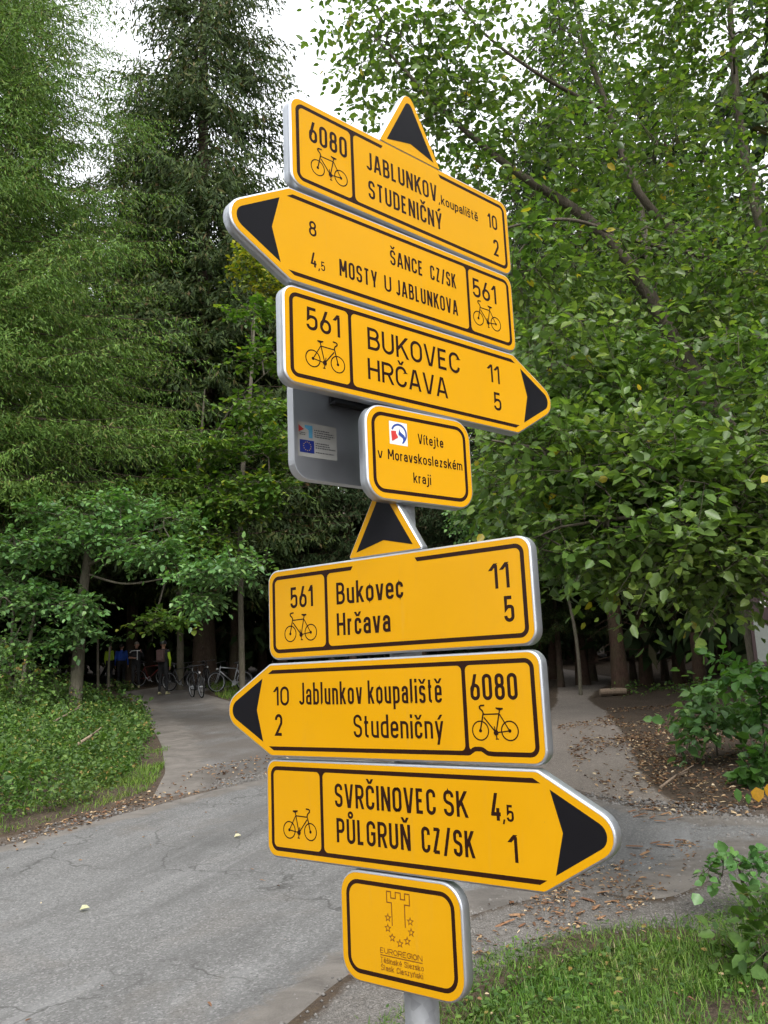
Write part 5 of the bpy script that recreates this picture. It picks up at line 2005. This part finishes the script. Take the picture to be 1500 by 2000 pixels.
        V = np.stack([X, Yy, J[..., 2]], -1) + with_z(q, .016)[:, None]
        F = (np.arange(n)[:, None, None] * 6 + fc[None]).reshape(-1, 3)
        stuff(name, np_mesh(name, V.reshape(-1, 3), F, mat), label, 'gravel')
    near = np.array(ROAD_NEAR[3:])
    band = [(x - .1, y + .38) for x, y in near] + [(x + .3, y - .72) for x, y in near[::-1]]
    q = scatter(band, 11000, rng)
    q = q[(q[:, 0] < 3.2)]
    pebbles(clumpy(q, rng, .4, .6), .012, 'gravel', 'loose grey gravel along the near edge of the asphalt', 'pebble')
    far = np.array(ROAD_FAR)
    band2 = [(x, y - .3) for x, y in far[2:-2]] + [(x, y + .55) for x, y in far[2:-2][::-1]]
    q = np.concatenate([scatter(band2, 3500, rng), scatter(px_line([(1080, 1540), (1500, 1600), (1560, 1690), (1300, 1700), (1150, 1640)]), 900, rng)])
    pebbles(clumpy(q, rng, .6, .45), .018, 'shoulder_gravel', 'grit and small stones along the far edge of the road', 'pebble')

    # leaf and bark litter
    def litter(q, L, name, label, dz=.03):
        n = len(q)
        a = rng.uniform(0, 6.28, n)
        lt = Leaves()
        lt.leaves(with_z(q, dz), np.c_[np.cos(a), np.sin(a), rng.normal(0, .18, n)], np.c_[rng.normal(0, .3, (n, 2)), np.ones(n)], L * rng.uniform(.4, 1.4, n), L * rng.uniform(.15, .6, n), .3, .1)
        stuff(name, lt.mesh(name, 'litter'), label, 'litter')
    z1 = px_line([(880, 1870), (1000, 1800), (1060, 1745), (1180, 1700), (1290, 1650), (1380, 1650), (1330, 1720), (1260, 1780), (1120, 1830), (960, 1880)])
    z2 = px_line([(1090, 1420), (1190, 1400), (1330, 1470), (1480, 1560), (1560, 1610), (1330, 1600), (1200, 1570), (1130, 1510)])
    z3 = px_line([(0, 1680), (220, 1600), (420, 1545), (560, 1505), (560, 1470), (400, 1500), (200, 1580), (0, 1640)])
    z4 = px_line([(1250, 1600), (1400, 1600), (1380, 1560), (1240, 1575)])
    q = np.concatenate([clumpy(scatter(z1, 3200, rng), rng, .3, .4), scatter(z4, 160, rng), clumpy(scatter(poly, 350, rng), rng, .4, .4)])
    litter(q, .034, 'leaf_litter', 'brown leaf and bark litter strewn on the gravel right of the post')
    z5 = px_line([(1180, 1385), (1330, 1375), (1500, 1440), (1600, 1560), (1480, 1585), (1300, 1560), (1220, 1480)])
    litter(np.concatenate([clumpy(scatter(z2, 3000, rng), rng, .5, .4), clumpy(scatter(z5, 3800, rng), rng, .6, .45)]), .062, 'bank_litter', 'fallen leaves on the dirt track and the dark bank')
    litter(clumpy(scatter(z3, 1100, rng), rng, .6, .4), .055, 'shoulder_litter', 'brown leaf litter along the far shoulder of the road')
    qr = scatter(ROAD_POLY, 420, rng)
    qr = qr[(qr[:, 1] > 3.5)]
    litter(qr, .03, 'road_litter', 'scattered leaf bits and twigs on the asphalt', .032)

    # the larger pieces of bark, one by one
    kinds = []
    for k in range(4):
        l_, w_ = ((.13, .035), (.10, .03), (.085, .04), (.16, .028))[k]
        mb = MB()
        nx, ny = 6, 3
        top = []
        rr = random.Random(k)
        for i in range(nx):
            for j in range(ny):
                u, v = i / (nx - 1) - .5, j / (ny - 1) - .5
                ww = w_ * (1 - .5 * abs(u) ** 1.5 * 2) * rr.uniform(.8, 1.15)
                top.append((u * l_, v * ww, .010 - .05 * l_ * (u * 2) ** 2 * .4 + (.25 - v * v) * w_ * .5))
        bot = [(x, y, z - .006) for x, y, z in top]
        fs = []
        m = nx * ny
        for i in range(nx - 1):
            for j in range(ny - 1):
                a = i * ny + j
                fs += [(a, a + ny, a + ny + 1, a + 1), (m + a, m + a + 1, m + a + ny + 1, m + a + ny)]
        rim = [j for j in range(ny)] + [i * ny + ny - 1 for i in range(1, nx)] + [(nx - 1) * ny + j for j in range(ny - 2, -1, -1)] + [i * ny for i in range(nx - 2, 0, -1)]
        for a, b in zip(rim, rim[1:] + rim[:1]):
            fs.append((a, b, m + b, m + a))
        mb.add(top + bot, fs)
        o = mb.build('bark_piece', 'bark_chip')
        bm = bmesh.new()
        bm.from_mesh(o.data)
        bmesh.ops.recalc_face_normals(bm, faces=bm.faces)
        bm.to_mesh(o.data)
        bm.free()
        kinds.append(o.data)
        bpy.data.objects.remove(o)
    chips = [(x, y) for x, y in ((1010, 1795), (1035, 1780), (1055, 1802), (1070, 1770), (1090, 1790), (1100, 1760), (1120, 1775), (1135, 1790), (1150, 1765), (1165, 1780), (1180, 1750), (1195, 1768),
                                 (1045, 1760), (1080, 1745), (1115, 1742), (1145, 1738), (1020, 1815), (1130, 1810), (1210, 1790), (985, 1812), (1230, 1760), (1260, 1815), (1000, 1770), (1175, 1800))]
    for i, (px, py) in enumerate(chips):
        p = at(px, py)
        o = mesh_obj('bark_piece', kinds[i % 4])
        o.location = (p[0], p[1], p[2] + .022)
        o.rotation_euler = (rng.normal(0, .12), rng.normal(0, .12), rng.uniform(0, 6.28))
        s = rng.uniform(.5, .95)
        o.scale = (s, s, s * .6)
        tag(o, 'reddish brown bark chip in the patch beneath the big arrowhead', 'bark chip', 'bark chips on the gravel below the lowest arrow')
    for i, (px, py) in enumerate(((1250, 1600), (1275, 1604), (1300, 1597), (1320, 1606), (1265, 1588), (1290, 1612), (1235, 1592), (1345, 1658), (1300, 1660), (1280, 1655), (1330, 1650), (1260, 1676), (1240, 1662))):
        p = at(px, py)
        o = mesh_obj('bark_piece', kinds[i % 4])
        o.location = (p[0], p[1], p[2] + .034)
        o.rotation_euler = (rng.normal(0, .12), rng.normal(0, .12), rng.normal(0, .5))
        o.scale = (1.0, .9, .6)
        tag(o, 'brown bark strip on the asphalt right of the lowest arrowhead', 'bark chip', 'bark strips on the asphalt beyond the lowest arrow')
    # pale leaves lying on the road
    for px, py, lab in ((457, 1642, 'pale crumpled leaf on the road left of the lowest arrow sign'), (155, 1787, 'small pale leaf on the asphalt at the lower left')):
        p = at(px, py)
        lv = Leaves()
        lv.leaves(np.zeros((1, 3)), np.array([[1., .3, .05]]), np.array([[.2, -.3, 1.]]), [.065], [.045], .45, -.12)
        o = mesh_obj('fallen_leaf', lv.mesh('fallen_leaf', 'leaf_pale'))
        o.location = (p[0], p[1], p[2] + .03)
        tag(o, lab, 'leaf')
    # fallen branches
    for a, b, r_, lab, lift in (((100, 1462), (165, 1425), .018, 'upper pale broken branch lying in the brambles', .42), ((150, 1505), (190, 1485), .024, 'lower pale broken branch stub sticking out of the brambles', .36),
                                ((1290, 1548), (1345, 1528), .014, 'thin dead stick on the dark bank', .05)):
        p, q_ = at(*a), at(*b)
        p[2] += lift
        q_[2] += lift + .06
        mb = MB()
        md = (p + q_) / 2 + [0.03, .05, .03]
        mb.tube([(0, 0, 0), tuple(md - p), tuple(q_ - p)], [r_, r_ * .9, r_ * .7], 7)
        mb.tube([tuple(md - p), tuple(md - p + np.array([.18, -.1, .12]))], [r_ * .6, r_ * .3], 5)
        o = mb.build('fallen_branch', 'dead_wood', None, True)
        o.location = p
        tag(o, lab, 'branch')
    p = at(1200, 1358)
    mb = MB()
    mb.tube([(-.35, 0, .09), (0, .02, .10), (.30, 0, .09)], [.08, .085, .08], 10)
    o = mb.build('log', 'dead_wood', None, False)
    o.location = p
    tag(o, 'short pale log lying at the head of the dirt track', 'log')


build_cover()

# ------------------------------------------------------------------ information board at the right edge


def build_board():
    b = at(1478, 1420)
    Y = b[1] + 1.2
    c = W(1480, 1290, Y)
    root = empty('information_board', (c[0], Y, GZ(c[0], Y)), R(-8), 'maroon and white information board half hidden at the right edge', 'notice board')
    h0 = c[2] - GZ(c[0], Y)
    k = Y / F_PX
    pw = 62 * k
    ph = 62 * k
    mb = MB()
    mb.box((pw * .9, .04, h0 / 2 + ph * .9), (.08, .08, h0 + ph * 2.2))
    mb.build('post', 'board_wood', root)
    mb = MB()
    mb.box((pw * .75, 0, h0 + ph * .95), (pw * 1.7, .03, ph * 2.3))
    mb.build('panel', 'board_maroon', root)
    q = Ink(.017)
    n = 10
    low = [(0.0, h0 * 1000 - 20), (pw * 1500, h0 * 1000 - 20)]
    arc = [(pw * 1500 * t, (h0 + ph * 1.30 - ph * .32 * math.sin(math.pi * min(1, t * 1.1))) * 1000) for t in (1 - i / n for i in range(n + 1))]
    q.poly(low + arc)
    q.build('map_sheet', 'board_white', root)
    q = Ink(.0175)
    x0, z1 = pw * 260, (h0 + ph * 1.62) * 1000
    hh = ph * 260
    q.leg(x0, z1 - hh * .2, x0 + hh * .15, z1 + hh * .9, hh * .16)
    q.leg(x0 + hh * .55, z1, x0 + hh * .62, z1 + hh * .8, hh * .16)
    for i in range(2):
        q.line([(x0 + hh * .9, z1 + hh * (.25 + .4 * i)), (x0 + hh * 2.6, z1 + hh * (.25 + .4 * i))], hh * .13)
    q.build('lettering', 'cloth_white', root)


build_board()

# ------------------------------------------------------------------ the cyclists and their bicycles


def person(label, loc, rz, pose, outfit, extras=(), height=1.76, name='person'):
    """one continuous body grown from tapered limbs, then clothed by region"""
    J = dict(pel=(0, 0, .95), waist=(0, 0, 1.08), chest=(0, .01, 1.33), neck=(0, .01, 1.49), head=(0, -.01, 1.635),
             shL=(-.185, .01, 1.42), shR=(.185, .01, 1.42), elL=(-.25, .02, 1.14), elR=(.25, .02, 1.14), wrL=(-.26, -.06, .89), wrR=(.26, -.06, .89),
             hpL=(-.09, 0, .93), hpR=(.09, 0, .93), knL=(-.10, -.02, .50), knR=(.10, -.02, .50), anL=(-.11, .02, .085), anR=(.11, .02, .085))
    J.update(pose)
    J = {k: Vector(v) for k, v in J.items()}
    segs = []

    def S(a, b, ra, rb, m):
        segs.append((Vector(a), Vector(b), ra, rb, m))
    top, leg, arm = outfit['top'], outfit['leg'], outfit.get('arm', outfit['top'])
    armR = outfit.get('armR', arm)
    fore = outfit.get('fore', arm)
    for s in (-.075, 0, .075):
        S(J['pel'] + Vector((s, 0, -.02)), J['waist'] + Vector((s * .9, 0, 0)), .105, .10, top if J['pel'].z > 9 else leg)
        S(J['waist'] + Vector((s * .9, 0, 0)), J['chest'] + Vector((s * 1.25, 0, 0)), .10, .112, top)
    S(J['chest'] + Vector((-.08, 0, .04)), J['shL'], .085, .068, top)
    S(J['chest'] + Vector((.08, 0, .04)), J['shR'], .085, .068, top)
    S(J['chest'] + Vector((0, 0, .06)), J['neck'], .07, .055, top)
    S(J['neck'], J['head'] + Vector((0, .01, -.06)), .052, .055, 'skin')
    S(J['head'] + Vector((0, .012, .045)), J['head'] + Vector((0, -.012, -.065)), .092, .062, 'skin')
    S(J['head'] + Vector((0, -.085, .01)), J['head'] + Vector((0, -.108, -.022)), .014, .018, 'skin')      # nose
    S(J['head'] + Vector((0, -.06, -.075)), J['head'] + Vector((0, -.075, -.085)), .03, .026, 'skin')      # chin
    for s in (-1, 1):
        S(J['head'] + Vector((s * .088, .01, .02)), J['head'] + Vector((s * .092, .012, -.02)), .014, .012, 'skin')   # ears
        k = 'L' if s < 0 else 'R'
        am = arm if s < 0 else armR
        S(J['sh' + k], J['el' + k], .056, .044, am)
        S(J['el' + k], J['wr' + k], .044, .030, fore if s < 0 else outfit.get('foreR', armR))
        # hand: palm, four fingers, thumb
        d = (J['wr' + k] - J['el' + k]).normalized()
        side = d.cross(Vector((0, 1, 0.2)))
        side.normalize()
        fw = side.cross(d).normalized()
        p = J['wr' + k]
        for o in (-.022, 0, .022):
            S(p + d * .01 + fw * o * .6, p + d * .085 + fw * o, .018, .017, 'skin')
        for i, (o, L) in enumerate(((-.033, .062), (-.011, .075), (.011, .07), (.033, .055))):
            a = p + d * .085 + fw * o
            m_ = a + d * L * .55 + side * (-s) * .004
            S(a, m_, .0105, .0095, 'skin')
            S(m_, m_ + d * L * .4 + side * (-s) * .018, .0095, .008, 'skin')
        a = p + d * .03 - fw * .034
        S(a, a + d * .03 - fw * .022, .012, .011, 'skin')
        S(a + d * .03 - fw * .022, a + d * .058 - fw * .028, .011, .009, 'skin')
        S(J['hp' + k], J['kn' + k], .095, .062, leg)
        S(J['kn' + k], J['kn' + k].lerp(J['an' + k], .35), .058, .058, outfit.get('shin', leg))
        S(J['kn' + k].lerp(J['an' + k], .35), J['an' + k], .058, .040, outfit.get('shin', leg))
        f = J['an' + k]
        S(f + Vector((0, .035, -.045)), f + Vector((s * .02, -.15, -.055)), .040, .034, 'shoe')
        S(f, f + Vector((0, -.05, -.04)), .044, .042, 'shoe')
    mb = MB()
    for a, b, ra, rb, m in segs:
        d = (b - a).normalized() if (b - a).length > 1e-6 else Vector((0, 0, 1))
        mb.tube([a - d * ra * .95, a - d * ra * .6, a, b, b + d * rb * .6, b + d * rb * .95], [ra * .3, ra * .8, ra, rb, rb * .8, rb * .3], 10)
    tmp = mb.build('tmp_body', 'skin')
    md = tmp.modifiers.new('r', 'REMESH')
    md.mode = 'VOXEL'
    md.voxel_size = .0115
    ms = tmp.modifiers.new('s', 'SMOOTH')
    ms.iterations = 3
    ms.factor = .5
    bpy.context.view_layer.update()
    dg = bpy.context.evaluated_depsgraph_get()
    me = bpy.data.meshes.new_from_object(tmp.evaluated_get(dg))
    bpy.data.objects.remove(tmp)
    me.name = 'body'
    me.materials.clear()
    names = []
    for sg in segs:
        if sg[4] not in names:
            names.append(sg[4])
    for n_ in names:
        me.materials.append(MATS[n_])
    nf = len(me.polygons)
    C = np.zeros(nf * 3)
    me.polygons.foreach_get('center', C)
    C = C.reshape(-1, 3)
    best = np.full(nf, 1e9)
    mi = np.zeros(nf, np.int32)
    for a, b, ra, rb, m in segs:
        a_, b_ = np.array(a), np.array(b)
        ab = b_ - a_
        t = np.clip(((C - a_) @ ab) / max(ab @ ab, 1e-9), 0, 1)
        dd = np.linalg.norm(C - a_ - t[:, None] * ab, axis=1) - (ra + (rb - ra) * t)
        w = dd < best
        best = np.where(w, dd, best)
        mi = np.where(w, names.index(m), mi)
    me.polygons.foreach_set('material_index', mi)
    me.polygons.foreach_set('use_smooth', np.ones(nf, bool))
    root = empty(name, loc, rz, label, 'person', 'cyclists on the path')
    s = height / 1.76
    root.scale = (s, s, s)
    mesh_obj('body', me, root)
    hd = J['head']
    for kind, mat in extras:
        mb = MB()
        if kind in ('hair', 'helmet'):
            r = .100 if kind == 'hair' else .118
            rows = []
            for i in range(7):
                th = (math.pi * .54) * i / 6
                for k in range(14):
                    ph = 2 * math.pi * k / 14
                    back = 1.0 + (.12 if math.sin(ph) > 0 else 0)
                    drop = .045 * max(0, math.sin(ph)) * (i / 6) if kind == 'hair' else 0
                    rows.append((hd.x + r * .93 * math.sin(th) * math.cos(ph), hd.y + .012 + r * back * math.sin(th) * math.sin(ph), hd.z + .045 + r * (1.0 if kind == 'hair' else 1.08) * math.cos(th) - drop))
            fs = [(i * 14 + k, (i + 1) * 14 + k, (i + 1) * 14 + (k + 1) % 14, i * 14 + (k + 1) % 14) for i in range(6) for k in range(14)]
            mb.add(rows, fs)
            mb.build(kind, mat, root, True)
        elif kind == 'backpack':
            c = J['chest']
            mb.box((c.x, c.y + .17, c.z - .06), (.26, .14, .40))
            mb.box((c.x, c.y + .25, c.z - .14), (.20, .05, .18))
            o = mb.build('backpack', mat, root, False, .04)
            for sx in (-1, 1):
                st = MB()
                st.tube([(c.x + sx * .09, c.y + .13, c.z + .12), (c.x + sx * .11, c.y + .0, c.z + .175), (c.x + sx * .11, c.y - .115, c.z + .05), (c.x + sx * .10, c.y - .09, c.z - .15)], .014, 6)
                st.build('strap', mat, root)
        elif kind == 'stripe':
            c = J['chest']
            mb.tube([(c.x - .23, c.y - .045, c.z + .02), (c.x - .17, c.y - .10, c.z + .085), (c.x, c.y - .118, c.z + .10), (c.x + .17, c.y - .10, c.z + .085), (c.x + .23, c.y - .045, c.z + .02)], .016, 6)
            mb.tube([(c.x + .05, c.y - .118, c.z + .09), (c.x + .05, c.y - .125, c.z - .08), (c.x + .05, c.y - .11, c.z - .26)], .016, 6)
            mb.build('stripe', mat, root)
    return root


def make_bike(frame_mat):
    root = empty('bicycle', (0, 0, 0))
    Rw = .34
    hub_r, hub_f = Vector((-.52, 0, Rw)), Vector((.54, 0, Rw))
    bb = Vector((-.10, 0, .29))
    seat_top = Vector((-.27, 0, .80))
    head_t, head_b = Vector((.36, 0, .84)), Vector((.40, 0, .70))
    f = MB()
    f.tube([bb, seat_top], .016, 8).tube([seat_top - Vector((-.01, 0, .05)), head_t - Vector((-.01, 0, .03))], .015, 8).tube([bb, head_b], .018, 8).tube([head_b, head_t], .019, 8)
    for s in (-1, 1):
        f.tube([bb + Vector((0, s * .03, 0)), hub_r + Vector((0, s * .06, 0))], .009, 6)
        f.tube([seat_top - Vector((-.02, -s * .02, .07)), hub_r + Vector((0, s * .06, 0))], .008, 6)
    f.build('frame', frame_mat, root, True)
    k = MB()
    k.tube([head_t + Vector((-.005, 0, .02)), head_b], .014, 8)
    for s in (-1, 1):
        k.tube([head_b + Vector((0, s * .03, -.0)), head_b + Vector((.03, s * .05, -.10)), hub_f + Vector((0, s * .05, 0))], .011, 6)
    k.build('fork', frame_mat, root, True)
    h = MB()
    h.tube([head_t, head_t + Vector((-.02, 0, .09)), head_t + Vector((.06, 0, .13))], .013, 8)
    h.tube([head_t + Vector((-.02, -.31, .14)), head_t + Vector((.05, -.16, .135)), head_t + Vector((.06, 0, .13)), head_t + Vector((.05, .16, .135)), head_t + Vector((-.02, .31, .14))], .013, 8)
    h.build('handlebar', 'bike_black', root, True)
    sd = MB()
    sd.tube([seat_top, seat_top + Vector((-.03, 0, .12))], .013, 8)
    sd.build('seat_post', 'bike_silver', root, True)
    sd = MB()
    c = seat_top + Vector((-.03, 0, .14))
    sd.tube([c + Vector((-.13, 0, .01)), c + Vector((-.09, 0, .012)), c + Vector((0, 0, .005)), c + Vector((.13, 0, 0))], [.045, .07, .04, .015], 10)
    sd.build('saddle', 'bike_black', root, True)
    cr = MB()
    cr.tube([bb + Vector((0, .045, 0)), bb + Vector((0, .05, 0))], .09, 20)
    cr.tube([bb + Vector((.0, .06, 0)), bb + Vector((.12, .06, -.12))], .01, 6).tube([bb + Vector((.0, -.06, 0)), bb + Vector((-.12, -.06, .12))], .01, 6)
    cr.build('crankset', 'bike_silver', root)
    for s, o in ((1, (.12, .10, -.12)), (-1, (-.12, -.10, .12))):
        pd = MB()
        pd.box(bb + Vector(o), (.09, .07, .02))
        pd.build('pedal', 'bike_black', root)
    lm = MB()
    lm.tube([head_b + Vector((.05, 0, .06)), head_b + Vector((.11, 0, .06))], [.02, .032], 12)
    lm.build('lamp', 'lamp_lens', root)
    for hub in (hub_r, hub_f):
        w = MB()
        n = 32
        ring = lambda r: [hub + Vector((r * math.cos(2 * math.pi * i / n), 0, r * math.sin(2 * math.pi * i / n))) for i in range(n)]
        w.tube(ring(Rw - .022), .022, 8, closed=True)
        wo = w.build('wheel', 'rubber', root, True)
        rm = MB()
        rm.tube(ring(Rw - .052), .012, 6, closed=True)
        rm.build('rim', 'bike_silver', wo, True)
        sp = MB()
        for i in range(18):
            a = 2 * math.pi * i / 18
            sp.tube([hub + Vector((.018 * math.cos(a + .6), .025 * (-1) ** i, .018 * math.sin(a + .6))), hub + Vector(((Rw - .055) * math.cos(a), 0, (Rw - .055) * math.sin(a)))], .0018, 3, False)
        sp.tube([hub + Vector((0, -.05, 0)), hub + Vector((0, .05, 0))], .02, 8)
        sp.build('spokes', 'bike_silver', wo)
    return root


def build_riders():
    p = at(318, 1357)
    person('person in black with lime sleeve and backpack, seen from behind', tuple(p), R(168),
           dict(elL=(-.25, .0, 1.15), wrL=(-.20, -.10, .93), elR=(.24, -.04, 1.16), wrR=(.12, -.22, 1.10), anL=(-.15, .02, .085), anR=(.13, .0, .085), knL=(-.12, -.02, .5)),
           dict(top='cloth_black', leg='cloth_black', arm='cloth_lime', armR='cloth_black', shin='cloth_black'), (('helmet', 'helmet'), ('backpack', 'pack')))
    p = at(265, 1344)
    person('person in dark jersey with white chest stripes facing the camera', tuple(p), R(12),
           dict(elL=(-.27, .03, 1.16), wrL=(-.06, -.19, 1.14), elR=(.27, .03, 1.18), wrR=(.20, -.10, 1.36), head=(.02, -.02, 1.635)),
           dict(top='cloth_black', leg='cloth_black', arm='cloth_black', fore='skin', foreR='cloth_black'), (('hair', 'hair_grey'), ('stripe', 'cloth_white')))
    p = at(232, 1343) + [-.1, .6, 0]
    person('person in a blue jacket half hidden by the bushes', (p[0], p[1], GZ(p[0], p[1])), R(190), {}, dict(top='cloth_blue', leg='cloth_black'), (('hair', 'hair'),), 1.70)
    p = at(203, 1343) + [-.1, .9, 0]
    person('person in a lime green jacket behind the thin stems at left', (p[0], p[1], GZ(p[0], p[1])), R(150), dict(wrL=(-.10, -.2, 1.1)), dict(top='cloth_lime', leg='cloth_black'), (('hair', 'hair'),), 1.70)
    bk = make_bike('bike_black')
    red = make_bike('bike_red')
    sil = make_bike('bike_silver')
    spots = [(bk, 385, 1364, -62, 'black bicycle parked nearest on the path edge, front wheel towards the camera'),
             (None, 355, 1350, -25, 'dark bicycle between the backpack wearer and the nearest bicycle'),
             (red, 295, 1341, -15, 'dark red bicycle standing between the two standing riders'),
             (sil, 452, 1352, -140, 'lone silver framed bicycle leaning by the trees on the right side of the path'),
             (None, 405, 1346, -70, 'dark bicycle behind the nearest parked one')]
    for src, px, py, rot, lab in spots:
        p = at(px, py)
        o = src if src is not None else copy_tree(bk)
        o.location = (p[0], p[1], p[2] + .012)
        o.rotation_euler = (R(5), 0, R(rot))
        tag(o, lab, 'bicycle', 'bicycles parked on the path')


build_riders()
